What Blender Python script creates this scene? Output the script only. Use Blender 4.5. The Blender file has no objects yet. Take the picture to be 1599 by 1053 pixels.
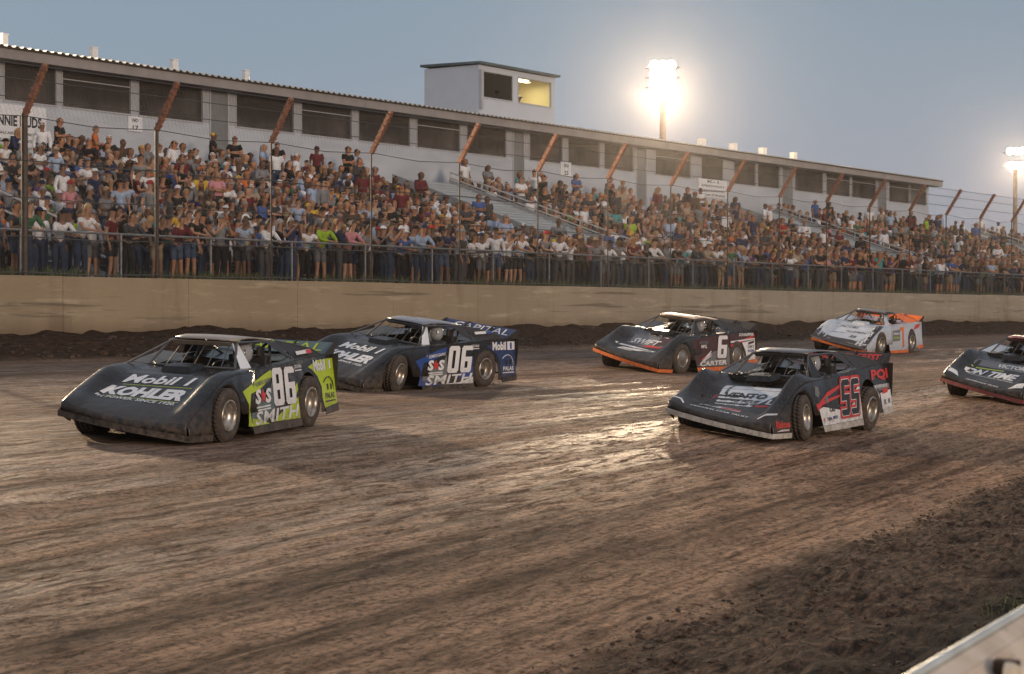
import bpy, bmesh, math, random
import numpy as np
from mathutils import Vector, Matrix, noise
from mathutils.geometry import tessellate_polygon
R = math.radians
rnd = random.Random(7)
sc = bpy.context.scene
col = sc.collection

# ------------------------------------------------------------------ camera, sky, light, exposure
CAM = Vector((0, 0, 1.5))
YAW, F, HZ = 35.0, 3000.0, 488.0          # track runs along +X; focal length and horizon in photo pixels
fw = Vector((math.cos(R(YAW)), math.sin(R(YAW)), 0)); rt = Vector((math.sin(R(YAW)), -math.cos(R(YAW)), 0))
cd = bpy.data.cameras.new('camera'); cam = bpy.data.objects.new('camera', cd); col.objects.link(cam)
cd.sensor_width = 36; cd.lens = F / 1599 * 36; cd.clip_end = 4000; cd.clip_start = .1
cam.location = CAM
cam.rotation_euler = (R(90) - math.atan((526.5 - HZ) / F), 0, R(YAW - 90))
sc.camera = cam
cd.dof.use_dof = True; cd.dof.focus_distance = 29; cd.dof.aperture_fstop = 6.3

SUN_AZ, SUN_EL = 250.0, 9.0                # light comes from behind the camera, low
w = bpy.data.worlds.new('World'); sc.world = w; w.use_nodes = True
nt = w.node_tree; nt.nodes.clear()
sky = nt.nodes.new('ShaderNodeTexSky'); sky.sky_type = 'NISHITA'; sky.sun_disc = False
sky.sun_elevation = R(3); sky.sun_rotation = R(90 - SUN_AZ); sky.dust_density = 3; sky.ozone_density = 2
tc = nt.nodes.new('ShaderNodeTexCoord'); sp = nt.nodes.new('ShaderNodeSeparateXYZ')
nt.links.new(tc.outputs['Generated'], sp.inputs[0])
rp = nt.nodes.new('ShaderNodeValToRGB'); nt.links.new(sp.outputs['Z'], rp.inputs[0])
e = rp.color_ramp.elements
e[0].position = 0.0; e[0].color = (.335, .35, .41, 1)
e[1].position = .9; e[1].color = (.42, .45, .52, 1)
for p, c in ((.06, (.325, .355, .42, 1)), (.13, (.27, .34, .415, 1)), (.2, (.235, .32, .405, 1)), (.4, (.36, .41, .49, 1))):
    k = e.new(p); k.color = c
# the sky turns bluer away from the glow over the far end of the track
dt = nt.nodes.new('ShaderNodeVectorMath'); dt.operation = 'DOT_PRODUCT'; nt.links.new(tc.outputs['Generated'], dt.inputs[0])
dt.inputs[1].default_value = (.955, .296, 0)
mr = nt.nodes.new('ShaderNodeMapRange'); nt.links.new(dt.outputs['Value'], mr.inputs[0])
mr.inputs[1].default_value = .8; mr.inputs[2].default_value = 1.0; mr.inputs[3].default_value = 0; mr.inputs[4].default_value = 1
mx = nt.nodes.new('ShaderNodeMix'); mx.data_type = 'RGBA'; mx.blend_type = 'MULTIPLY'
mx.inputs[7].default_value = (1.0, .97, .96, 1); nt.links.new(mr.outputs[0], mx.inputs[0]); nt.links.new(rp.outputs[0], mx.inputs[6])
b1 = nt.nodes.new('ShaderNodeBackground'); nt.links.new(mx.outputs[2], b1.inputs[0]); b1.inputs[1].default_value = 1.0
b2 = nt.nodes.new('ShaderNodeBackground'); nt.links.new(sky.outputs[0], b2.inputs[0]); b2.inputs[1].default_value = .006
ad = nt.nodes.new('ShaderNodeAddShader'); nt.links.new(b1.outputs[0], ad.inputs[0]); nt.links.new(b2.outputs[0], ad.inputs[1])
wo = nt.nodes.new('ShaderNodeOutputWorld'); nt.links.new(ad.outputs[0], wo.inputs[0])

sd = bpy.data.lights.new('sun', 'SUN'); sd.energy = 1.6; sd.angle = R(12); sd.color = (1, .77, .57)
so = bpy.data.objects.new('sun', sd); col.objects.link(so)
sdir = Vector((math.cos(R(SUN_AZ)) * math.cos(R(SUN_EL)), math.sin(R(SUN_AZ)) * math.cos(R(SUN_EL)), math.sin(R(SUN_EL))))
so.rotation_euler = sdir.to_track_quat('Z', 'Y').to_euler(); so.location = (0, -20, 20)
vs = sc.view_settings; vs.view_transform = 'Standard'; vs.look = 'None'; vs.gamma = 1; vs.exposure = 0
sc.cycles.max_bounces = 6; sc.cycles.diffuse_bounces = 2; sc.cycles.glossy_bounces = 3; sc.cycles.transparent_max_bounces = 8
sc.cycles.caustics_reflective = False; sc.cycles.caustics_refractive = False
sc.cycles.sample_clamp_indirect = 4

# ------------------------------------------------------------------ helpers
def pix(px, py, V):
    """the point of the vertical plane y = V that the photo shows at pixel (px, py)"""
    t = (px - 800) / F; d = fw + rt * t
    Z = V / d.y
    return Vector((Z * d.x, V, 1.5 + (HZ - py) / F * Z))
def uat(px, V): return pix(px, 488, V).x
def proj(p):
    d = Vector(p) - CAM; z = d.dot(fw)
    return 800 + F * d.dot(rt) / z, HZ - F * d.z / z, z

def tag(o, label=None, cat=None, group=None, kind=None):
    if label: o['label'] = label
    if cat: o['category'] = cat
    if group: o['group'] = group
    if kind: o['kind'] = kind
    return o
WC = {}                                     # things whose parts are built in world coordinates
def empty(name, loc, rz=0, wc=False, **k):
    o = bpy.data.objects.new(name, None); col.objects.link(o); o.location = loc; o.rotation_euler = (0, 0, rz)
    if wc: WC[o] = Matrix.LocRotScale(Vector(loc), o.rotation_euler, None).inverted()
    o.empty_display_size = .1
    return tag(o, **k)
def link(name, me, parent=None, mats=(), smooth=False):
    o = bpy.data.objects.new(name, me); col.objects.link(o); o.parent = parent
    if parent in WC: o.matrix_parent_inverse = WC[parent]
    for m in mats: me.materials.append(m)
    if smooth: me.polygons.foreach_set('use_smooth', [True] * len(me.polygons))
    return o

class MB:
    """collects polygons, boxes, tubes; build() links them as one mesh object"""
    def __init__(s): s.v = []; s.f = []; s.m = []; s.cur = 0
    def face(s, pts, mi=None):
        n = len(s.v); s.v += [tuple(p) for p in pts]; s.f.append(list(range(n, n + len(pts)))); s.m.append(s.cur if mi is None else mi)
    def box(s, lo, hi, mat=None):
        x0, y0, z0 = lo; x1, y1, z1 = hi
        P = [Vector(p) for p in ((x0,y0,z0),(x1,y0,z0),(x1,y1,z0),(x0,y1,z0),(x0,y0,z1),(x1,y0,z1),(x1,y1,z1),(x0,y1,z1))]
        if mat is not None: P = [mat @ p for p in P]
        n = len(s.v); s.v += [tuple(p) for p in P]
        for q in ((0,3,2,1),(4,5,6,7),(0,1,5,4),(1,2,6,5),(2,3,7,6),(3,0,4,7)):
            s.f.append([n + i for i in q]); s.m.append(s.cur)
    def tube(s, pts, r, n=6, r2=None, cap=True):
        pts = [Vector(p) for p in pts]; rings = []
        for i, p in enumerate(pts):
            d = (pts[min(i + 1, len(pts) - 1)] - pts[max(i - 1, 0)]).normalized()
            a = d.cross(Vector((0, 0, 1)) if abs(d.z) < .95 else Vector((1, 0, 0))).normalized(); b = d.cross(a)
            rr = r if r2 is None else r + (r2 - r) * i / (len(pts) - 1)
            k = len(s.v)
            s.v += [tuple(p + a * rr * math.cos(2 * math.pi * j / n) + b * rr * math.sin(2 * math.pi * j / n)) for j in range(n)]
            rings.append(k)
        for i in range(len(rings) - 1):
            for j in range(n):
                s.f.append([rings[i] + j, rings[i] + (j + 1) % n, rings[i + 1] + (j + 1) % n, rings[i + 1] + j]); s.m.append(s.cur)
        if cap:
            s.f.append([rings[0] + j for j in range(n)][::-1]); s.m.append(s.cur)
            s.f.append([rings[-1] + j for j in range(n)]); s.m.append(s.cur)
    def lathe(s, prof, n=24, mat=None, closed=False):
        """profile of (radius, axial) about the local Y axis"""
        base = len(s.v); mat = mat or Matrix()
        for (r, y) in prof:
            for j in range(n):
                a = 2 * math.pi * j / n
                s.v.append(tuple(mat @ Vector((r * math.cos(a), y, r * math.sin(a)))))
        for i in range(len(prof) - 1):
            for j in range(n):
                s.f.append([base + i * n + j, base + i * n + (j + 1) % n, base + (i + 1) * n + (j + 1) % n, base + (i + 1) * n + j]); s.m.append(s.cur)
    def poly(s, pts2, fn):
        """triangulated outline in (a, b), mapped to space by fn"""
        tris = tessellate_polygon([[Vector((a, b, 0)) for a, b in pts2]])
        n = len(s.v); s.v += [tuple(fn(a, b)) for a, b in pts2]
        for t in tris: s.f.append([n + i for i in t]); s.m.append(s.cur)
    def mesh(s, name):
        me = bpy.data.meshes.new(name); me.from_pydata(s.v, [], s.f)
        me.polygons.foreach_set('material_index', s.m); me.validate(); me.update()
        return me
    def build(s, name, mats, parent=None, smooth=False, solid=0, bevel=0, off=0):
        if not isinstance(mats, (list, tuple)): mats = (mats,)
        o = link(name, s.mesh(name), parent, mats, smooth)
        if solid:
            md = o.modifiers.new('s', 'SOLIDIFY'); md.thickness = solid; md.offset = off
        if bevel:
            md = o.modifiers.new('b', 'BEVEL'); md.width = bevel; md.segments = 2; md.limit_method = 'ANGLE'
        return o

# ------------------------------------------------------------------ materials
def mat(name, c=(.5, .5, .5), rough=.6, metal=0, spec=.5):
    m = bpy.data.materials.new(name); m.use_nodes = True
    b = m.node_tree.nodes['Principled BSDF']
    b.inputs['Base Color'].default_value = (*c, 1); b.inputs['Roughness'].default_value = rough
    b.inputs['Metallic'].default_value = metal; b.inputs['Specular IOR Level'].default_value = spec
    return m
def N(m, t, **k):
    n = m.node_tree.nodes.new(t)
    for a, v in k.items(): setattr(n, a, v)
    return n
def L(m, a, b): m.node_tree.links.new(a, b)
def coords(m, scale=(1, 1, 1), space='Object'):
    t = N(m, 'ShaderNodeTexCoord'); mp = N(m, 'ShaderNodeMapping'); L(m, t.outputs[space], mp.inputs[0]); mp.inputs['Scale'].default_value = scale
    return mp.outputs[0]
def world_coords(m, scale=(1, 1, 1)):
    g = N(m, 'ShaderNodeNewGeometry'); mp = N(m, 'ShaderNodeMapping'); L(m, g.outputs['Position'], mp.inputs[0]); mp.inputs['Scale'].default_value = scale
    return mp.outputs[0]
def noise_tex(m, vec, scale, detail=4, rough=.55, dist=0):
    n = N(m, 'ShaderNodeTexNoise'); L(m, vec, n.inputs['Vector'])
    n.inputs['Scale'].default_value = scale; n.inputs['Detail'].default_value = detail; n.inputs['Roughness'].default_value = rough
    n.inputs['Distortion'].default_value = dist
    return n.outputs['Fac']
def ramp(m, fac, stops):
    r = N(m, 'ShaderNodeValToRGB'); L(m, fac, r.inputs[0]); el = r.color_ramp.elements
    while len(el) > 1: el.remove(el[-1])
    for i, (p, c) in enumerate(stops):
        c = (c, c, c) if isinstance(c, (int, float)) else c
        k = el[0] if i == 0 else el.new(p)
        k.position = p; k.color = (*c, 1)
    return r.outputs[0]
def mixc(m, fac, a, b, mode='MIX'):
    n = N(m, 'ShaderNodeMix', data_type='RGBA', blend_type=mode)
    for s, v in ((0, fac), (6, a), (7, b)):
        if hasattr(v, 'is_linked') or hasattr(v, 'links'): L(m, v, n.inputs[s])
        elif s == 0: n.inputs[0].default_value = v
        else: n.inputs[s].default_value = (*v, 1)
    return n.outputs[2]
def math_(m, op, a, b=0.0):
    n = N(m, 'ShaderNodeMath', operation=op)
    for s, v in ((0, a), (1, b)):
        if hasattr(v, 'links'): L(m, v, n.inputs[s])
        else: n.inputs[s].default_value = v
    return n.outputs[0]
def P(m): return m.node_tree.nodes['Principled BSDF']
def bump(m, h, strength=.3, dist=.02, prev=None):
    b = N(m, 'ShaderNodeBump'); b.inputs['Strength'].default_value = strength; b.inputs['Distance'].default_value = dist
    L(m, h, b.inputs['Height'])
    if prev is not None: L(m, prev, b.inputs['Normal'])
    return b.outputs[0]

MUD = (.085, .055, .038)
def paint(name, c, rough=.35, mud=.35, spec=.5, metal=0, coat=0.0, speck=.6):
    """race car sheet metal: vinyl or paint with dried mud dust and thrown specks"""
    m = mat(name, c, rough, metal, spec)
    v = coords(m)
    n1 = noise_tex(m, v, 2.3, 6, .65); n2 = noise_tex(m, v, 38, 3, .6); n3 = noise_tex(m, v, 11, 5, .7)
    f1 = ramp(m, n1, [(.35, 0.0), (.75, mud)])
    f2 = ramp(m, n2, [(.60, 0.0), (.66, speck)])
    f3 = ramp(m, n3, [(.45, 0.0), (.8, mud)])
    sz = N(m, 'ShaderNodeSeparateXYZ'); L(m, v, sz.inputs[0]); lo = N(m, 'ShaderNodeMapRange'); L(m, sz.outputs['Z'], lo.inputs[0])
    for i, q in ((1, .10), (2, .62), (3, .85 if spec == .5 else 1.15), (4, 0)): lo.inputs[i].default_value = q
    f4 = math_(m, 'MULTIPLY', lo.outputs[0], ramp(m, n3, [(.38, .12), (.62, .85)]))
    f = math_(m, 'MAXIMUM', math_(m, 'MAXIMUM', math_(m, 'MAXIMUM', f1, f3), f2), f4)
    c1 = mixc(m, f, c, (.115, .085, .062))
    L(m, c1, P(m).inputs['Base Color'])
    r1 = N(m, 'ShaderNodeMapRange'); L(m, f, r1.inputs[0]); r1.inputs[3].default_value = rough; r1.inputs[4].default_value = .85
    L(m, r1.outputs[0], P(m).inputs['Roughness'])
    P(m).inputs['Coat Weight'].default_value = coat
    L(m, bump(m, noise_tex(m, v, 4.5, 3, .5), .35, .035, bump(m, n1, .25, .05)), P(m).inputs['Normal'])
    return m
def rough_mat(name, c, c2=None, scale=6, rough=.8, bs=.3, bd=.01, metal=0, space='Object', sc3=(1,1,1)):
    m = mat(name, c, rough, metal)
    v = coords(m, sc3) if space == 'Object' else world_coords(m, sc3)
    n = noise_tex(m, v, scale, 6, .6)
    c2 = c2 or tuple(x * .6 for x in c)
    L(m, ramp(m, n, [(.3, c2), (.7, c)]), P(m).inputs['Base Color'])
    L(m, bump(m, noise_tex(m, v, scale * 4, 4), bs, bd), P(m).inputs['Normal'])
    return m
# ------------------------------------------------------------------ track surface
def profile(v):
    """height of the ground across the track"""
    pts = ((-2000, -1.2), (-40, -.9), (0, -.7), (5, -.7), (9, -.60), (11, -.51), (12.9, -.40), (14.6, -.25), (16.3, -.11), (18.5, -.02), (21.5, .10), (24, .29), (26, .42), (28.3, .53), (29.0, .66), (29.6, .92), (30.1, 1.08), (30.5, 1.12), (31.0, 1.12), (31.02, -.3), (2000, -1.5))
    for (a, b), (c, d) in zip(pts, pts[1:]):
        if a <= v <= c: return b + (d - b) * (v - a) / (c - a)
    return 0
def inner(u): return max(5.5, min(9.6, 6.7 + .155 * (u - 11.1)))
def smoothstep(a, b, x):
    t = max(0, min(1, (x - a) / (b - a))); return t * t * (3 - 2 * t)
def gh(u, v):
    z = profile(v)
    if -3 < v < 10.5:                                   # churned loose dirt inside the groove
        k = 1 - smoothstep(-.25, .45, v - inner(u) + .3 * noise.noise((u * .5, 3, 0)))
        z += k * (.05 * noise.fractal((u * 2.2, v * 3.0, 1.7), 1.0, 2.1, 4) + .015)
    if 28.2 < v < 30.6:                                # the cushion of thrown mud against the wall
        k = smoothstep(28.5, 29.4, v)
        z += k * (.13 * noise.fractal((u * .55, v * 1.3, 5.1), 1.0, 2.1, 3) + .08 * noise.noise((u * 2.3, v * 3, 2)))
    vr = v - .155 * (u - 11) * (1 - smoothstep(13, 22, v)); z += .022 * noise.noise((u * .10, vr * 1.4, 9)) * (4 < v < 28) + .017 * noise.fractal((u * 1.3, vr * 3.4, 4), 1, 2, 4) * (4 < v < 22)
    return z
def make_ground():
    us = list(np.arange(-6, 30, .11)) + list(np.arange(30, 60, .25)) + list(np.arange(60, 130, .6)) + list(np.arange(130, 320, 5))
    us = [-2000, -400, -60] + us + [400, 800, 2500]
    vs_ = [-2000, -300, -60, -20, -8] + list(np.arange(-3, 1.6, .3)) + list(np.arange(1.6, 10.2, .075)) + list(np.arange(10.2, 18, .14)) + list(np.arange(18, 27.8, .35)) + list(np.arange(27.8, 31.0, .13)) + [31.0, 31.03, 60, 300, 2500]
    V = []; Fc = []; n = len(vs_)
    for u in us:
        for v in vs_:
            inn = -6 <= u <= 320 and -3 < v < 31
            V.append((u, v, gh(u, v) if inn else profile(v)))
    for i in range(len(us) - 1):
        for j in range(n - 1):
            a = i * n + j; Fc.append((a, a + n, a + n + 1, a + 1))
    me = bpy.data.meshes.new('ground'); me.from_pydata(V, [], Fc)
    m = mat('dirt', (.15, .1, .07), .7); P(m).inputs['Specular IOR Level'].default_value = .3
    g = N(m, 'ShaderNodeNewGeometry'); s = N(m, 'ShaderNodeSeparateXYZ'); L(m, g.outputs['Position'], s.inputs[0])
    X, Y = s.outputs['X'], s.outputs['Y']
    # lanes bend slightly: skew the streak direction a little across the track
    w_ = N(m, 'ShaderNodeMapRange', interpolation_type='SMOOTHSTEP'); L(m, Y, w_.inputs[0])
    for i, q in ((1, 13), (2, 22), (3, .155), (4, 0.0)): w_.inputs[i].default_value = q
    YR = math_(m, 'SUBTRACT', Y, math_(m, 'MULTIPLY', math_(m, 'SUBTRACT', X, 11.0), w_.outputs[0]))
    cb = N(m, 'ShaderNodeCombineXYZ'); L(m, X, cb.inputs[0]); L(m, YR, cb.inputs[1]); L(m, s.outputs['Z'], cb.inputs[2])
    def world_coords(m_, sc_):
        mp = N(m_, 'ShaderNodeMapping'); L(m_, cb.outputs[0], mp.inputs[0]); mp.inputs['Scale'].default_value = sc_; return mp.outputs[0]
    v6 = world_coords(m, (1.1, 5.2, 1)); v8 = world_coords(m, (6, 8, 2)); v7 = world_coords(m, (.05, 3.2, 1))
    v1 = world_coords(m, (.10, 1.5, 1)); v2 = world_coords(m, (.55, 2.4, 1)); v3 = world_coords(m, (1, 1, 1)); v4 = world_coords(m, (1.6, 5.5, 2)); v5 = world_coords(m, (.035, .9, 1))
    nA = noise_tex(m, v1, 1.0, 6, .62, .3); nB = noise_tex(m, v2, 1.3, 8, .68, .4); nC = noise_tex(m, v3, .22, 5, .6); nD = noise_tex(m, v4, 3.2, 6, .65, .5); nE = noise_tex(m, v5, 1.0, 5, .6, .2)
    base = ramp(m, nB, [(.26, (.17, .105, .070)), (.44, (.26, .165, .110)), (.58, (.325, .21, .142)), (.76, (.40, .265, .182))])
    dark = ramp(m, nA, [(.32, (.50, .47, .46)), (.5, (.92, .90, .88)), (.68, (1.12, 1.08, 1.04))])
    c = mixc(m, 1.0, base, dark, 'MULTIPLY')
    c = mixc(m, 1.0, c, ramp(m, nE, [(.3, (.74, .72, .71)), (.55, (1.0, 1.0, 1.0)), (.75, (1.15, 1.12, 1.08))]), 'MULTIPLY')
    nF = noise_tex(m, v6, 1.6, 7, .7, .6); nG = noise_tex(m, v7, 1.0, 4, .55, .3)  # noise for cracks, ruts and pits, whose shade is painted into the colour
    c = mixc(m, 1.0, c, ramp(m, nF, [(.38, (.42, .38, .36)), (.45, (.82, .80, .78)), (.51, (1.0, 1.0, 1.0)), (.62, (1.22, 1.19, 1.16))]), 'MULTIPLY')
    c = mixc(m, 1.0, c, ramp(m, nG, [(.40, (.52, .47, .45)), (.47, (1.0, 1.0, 1.0)), (.6, (1.0, 1.0, 1.0)), (.7, (1.12, 1.1, 1.08))]), 'MULTIPLY')
    nH = noise_tex(m, v8, 2.2, 5, .7, .4); c = mixc(m, 1.0, c, ramp(m, nH, [(.40, (.34, .30, .28)), (.47, (.95, .95, .95)), (.60, (1.34, 1.29, 1.24))]), 'MULTIPLY')
    # packed grey clay lanes in the middle of the track
    lane = N(m, 'ShaderNodeMapRange', interpolation_type='SMOOTHSTEP'); L(m, Y, lane.inputs[0])
    for i, q in ((1, 12), (2, 20), (3, 0), (4, .65)): lane.inputs[i].default_value = q
    grey = math_(m, 'MULTIPLY', lane.outputs[0], ramp(m, nC, [(.3, .35), (.65, .95)]))
    c = mixc(m, grey, c, mixc(m, nB, (.11, .078, .058), (.24, .175, .130)))
    # dark damp loose dirt at the inside
    YI = math_(m, 'SUBTRACT', Y, math_(m, 'MULTIPLY', math_(m, 'SUBTRACT', math_(m, 'MINIMUM', X, 30.0), 11.1), .155))
    ys = math_(m, 'ADD', YI, math_(m, 'MULTIPLY', math_(m, 'SUBTRACT', noise_tex(m, v3, .8, 5), .5), 1.5))
    ins = N(m, 'ShaderNodeMapRange', interpolation_type='SMOOTHSTEP'); L(m, ys, ins.inputs[0])
    for i, q in ((1, 6.5), (2, 6.9), (3, 1), (4, 0)): ins.inputs[i].default_value = q
    loose = ramp(m, nD, [(.36, (.012, .008, .006)), (.48, (.060, .036, .024)), (.66, (.19, .115, .075))])
    c = mixc(m, ins.outputs[0], c, loose)
    wet = N(m, 'ShaderNodeMapRange', interpolation_type='SMOOTHSTEP'); L(m, ys, wet.inputs[0])
    for i, q in ((1, 4.6), (2, 5.6), (3, .85), (4, 0)): wet.inputs[i].default_value = q
    c = mixc(m, wet.outputs[0], c, mixc(m, nD, (.006, .005, .004), (.030, .023, .018)))
    # the mud cushion
    ber = N(m, 'ShaderNodeMapRange', interpolation_type='SMOOTHSTEP'); L(m, Y, ber.inputs[0])
    for i, q in ((1, 28.3), (2, 29.0), (3, 0), (4, 1)): ber.inputs[i].default_value = q
    c = mixc(m, ber.outputs[0], c, ramp(m, nD, [(.35, (.022, .014, .010)), (.7, (.085, .053, .036))]))
    L(m, c, P(m).inputs['Base Color'])
    r = mixc(m, grey, ramp(m, nB, [(.3, .62), (.7, .9)]), ramp(m, nB, [(.3, .40), (.7, .68)]))
    r = mixc(m, math_(m, 'MAXIMUM', ins.outputs[0], ber.outputs[0]), r, (.88, .88, .88))
    gl = math_(m, 'MULTIPLY', math_(m, 'SUBTRACT', 1.0, math_(m, 'MAXIMUM', ins.outputs[0], ber.outputs[0])), math_(m, 'MULTIPLY', ramp(m, nE, [(.40, .15), (.56, 1.0)]), ramp(m, nF, [(.40, .0), (.52, 1.0)])))
    nr = N(m, 'ShaderNodeMapRange', interpolation_type='SMOOTHSTEP'); L(m, YR, nr.inputs[0])
    for i, q in ((1, 8.2), (2, 12.5), (3, .12), (4, 1)): nr.inputs[i].default_value = q
    gl = math_(m, 'MULTIPLY', gl, nr.outputs[0])
    r = mixc(m, gl, (.93, .93, .93), (.48, .48, .48)); L(m, mixc(m, gl, (.12, .12, .12), (.29, .29, .29)), P(m).inputs['Specular IOR Level'])
    L(m, r, P(m).inputs['Roughness'])
    b1 = bump(m, nA, .7, .10); b2 = bump(m, nB, .8, .06, b1); b2 = bump(m, nF, .85, .055, b2); b3 = bump(m, nH, 1.0, .035, bump(m, nD, .8, .03, b2))
    L(m, b3, P(m).inputs['Normal'])
    o = link('ground', me, None, (m,), True); tag(o, kind='structure')
make_ground()

# loose clods thrown to the inside edge and onto the cushion
def clods():
    b = MB(); q = random.Random(3)
    ico = bmesh.new(); bmesh.ops.create_icosphere(ico, subdivisions=1, radius=1); iv = [v.co.copy() for v in ico.verts]; jf = [[v.index for v in f.verts] for f in ico.faces]; ico.free()
    def one(u, v, r, z):
        n = len(b.v); sx, sy, sz = (q.uniform(.7, 1.5), q.uniform(.6, 1.1), q.uniform(.45, .8)); a = q.uniform(0, 6.3)
        for p in iv:
            k = r * (1 + q.uniform(-.22, .22)); x, y = p.x * sx * k, p.y * sy * k
            b.v.append((u + x * math.cos(a) - y * math.sin(a), v + x * math.sin(a) + y * math.cos(a), z + p.z * sz * k))
        for f in jf: b.f.append([n + i for i in f]); b.m.append(0)
    for i in range(9000):
        u = q.uniform(4, 40); v = inner(u) + .1 - abs(q.gauss(0, 1.5))
        r = .006 + .020 * q.random() ** 5
        one(u, v, r, gh(u, v) + r * .25)
    for i in range(1500):
        u = q.uniform(24, 120); v = 28.6 + abs(q.gauss(0, .8))
        if v > 30.3: continue
        r = .02 + .07 * q.random() ** 3; one(u, v, r, gh(u, v) + r * .2)
    m = rough_mat('clod', (.10, .062, .040), (.025, .015, .010), 14, .9, space='World')
    tag(b.build('dirt_clods', m), 'loose clods of dark dirt strewn along the track edges', 'dirt clods', kind='stuff')
clods()

# grass tufts: strip behind the wall, weed by the guard rail
def grass():
    b = MB(); q = random.Random(5)
    def blade(u, v, z, h, wd):
        a = q.uniform(0, 6.3); dx, dy = math.cos(a) * wd, math.sin(a) * wd; lx, ly = q.gauss(0, .3) * h, q.gauss(0, .3) * h
        b.face([(u - dx, v - dy, z), (u + dx, v + dy, z), (u + dx * .7 + lx * .4, v + dy * .7 + ly * .4, z + h * .6)])
        b.face([(u - dx * .7 + lx * .3, v - dy * .7 + ly * .3, z + h * .5), (u + dx * .7 + lx * .4, v + dy * .7 + ly * .4, z + h * .5), (u + lx, v + ly, z + h)])
    for i in range(15000):
        u = 25 + 105 * q.random() ** 1.2; v = q.uniform(30.95, 32.1)
        if noise.noise((u * .35, 7, 1)) < -.15 and q.random() < .8: continue
        blade(u, v, 2.15, q.uniform(.10, .38), .012)
    for i in range(500):                                  # a weed near the near rail
        u = 14.0 + q.gauss(0, .35); v = 4.83 + q.gauss(0, .16)
        blade(u, v, gh(u, v), q.uniform(.04, .16), .007)
    m = mat('grass', (.06, .09, .02), .7)
    n = noise_tex(m, world_coords(m), 3.0, 4)
    L(m, ramp(m, n, [(.3, (.030, .045, .014)), (.55, (.07, .085, .025)), (.75, (.15, .13, .055))]), P(m).inputs['Base Color'])
    tag(b.build('grass', m), 'weedy grass strip behind the concrete wall', 'grass', kind='stuff')
grass()

# ------------------------------------------------------------------ concrete wall, terrace
WV = 30.5
wall_t = empty('concrete_wall', (70, WV + .15, .6), wc=True, label='long mud stained concrete crash wall along the far side of the track', cat='wall', kind='thing')
mw = mat('concrete', (.3, .25, .18), .85)
v = world_coords(mw); vv = world_coords(mw, (.5, 1, .15)); vh = world_coords(mw, (.25, 1, 2.2))
n1 = noise_tex(mw, v, .35, 6, .65); n2 = noise_tex(mw, vv, 2.2, 5, .6); n3 = noise_tex(mw, vh, 2.0, 6, .7); n4 = noise_tex(mw, v, 9, 4)
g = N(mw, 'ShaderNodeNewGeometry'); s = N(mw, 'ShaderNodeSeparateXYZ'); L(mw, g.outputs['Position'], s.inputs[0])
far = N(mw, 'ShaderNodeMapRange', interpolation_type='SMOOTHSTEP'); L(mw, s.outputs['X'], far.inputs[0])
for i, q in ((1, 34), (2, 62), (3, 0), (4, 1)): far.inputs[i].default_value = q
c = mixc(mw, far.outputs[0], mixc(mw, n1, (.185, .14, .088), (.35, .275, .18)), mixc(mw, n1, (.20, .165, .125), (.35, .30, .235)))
c = mixc(mw, ramp(mw, n2, [(.34, .45), (.46, 0.0)]), c, (.17, .12, .075))
n5 = noise_tex(mw, world_coords(mw, (.16, 1, 4.5)), 1.0, 5, .65); c = mixc(mw, ramp(mw, n5, [(.57, 0.0), (.64, .55)]), c, (.055, .045, .036))
c = mixc(mw, ramp(mw, n3, [(.54, 0.0), (.66, .5)]), c, (.50, .42, .30))
zz = N(mw, 'ShaderNodeMapRange'); L(mw, math_(mw, 'ADD', s.outputs['Z'], math_(mw, 'MULTIPLY', n2, .35)), zz.inputs[0])
for i, q in ((1, 1.25), (2, 1.6), (3, .75), (4, 0)): zz.inputs[i].default_value = q
c = mixc(mw, zz.outputs[0], c, (.13, .085, .052))
L(mw, c, P(mw).inputs['Base Color']); L(mw, bump(mw, n4, .4, .02, bump(mw, n3, .4, .03)), P(mw).inputs['Normal'])
u = 20.0; k = 0
while u < 190:
    b = MB(); b.box((u + .004, WV + (.002 if k % 2 else 0), .6), (u + 3.656, WV + .34, 2.245 + (.006 if k % 3 == 1 else 0)))
    b.build('wall_panel', mw, wall_t, bevel=.008); u += 3.66; k += 1
b = MB(); b.box((20, WV + .06, .6), (190, WV + .28, 2.2)); b.build('wall_core', mw, wall_t)
b = MB(); b.box((10, WV + .36, .5), (300, 36.2, 2.15)); b.box((10, 36.2, -1.0), (300, 46.9, 2.1))
mt_ = rough_mat('terrace', (.16, .13, .10), (.07, .055, .04), 1.2, .9, space='World')
tag(b.build('terrace', mt_), kind='structure')
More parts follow.
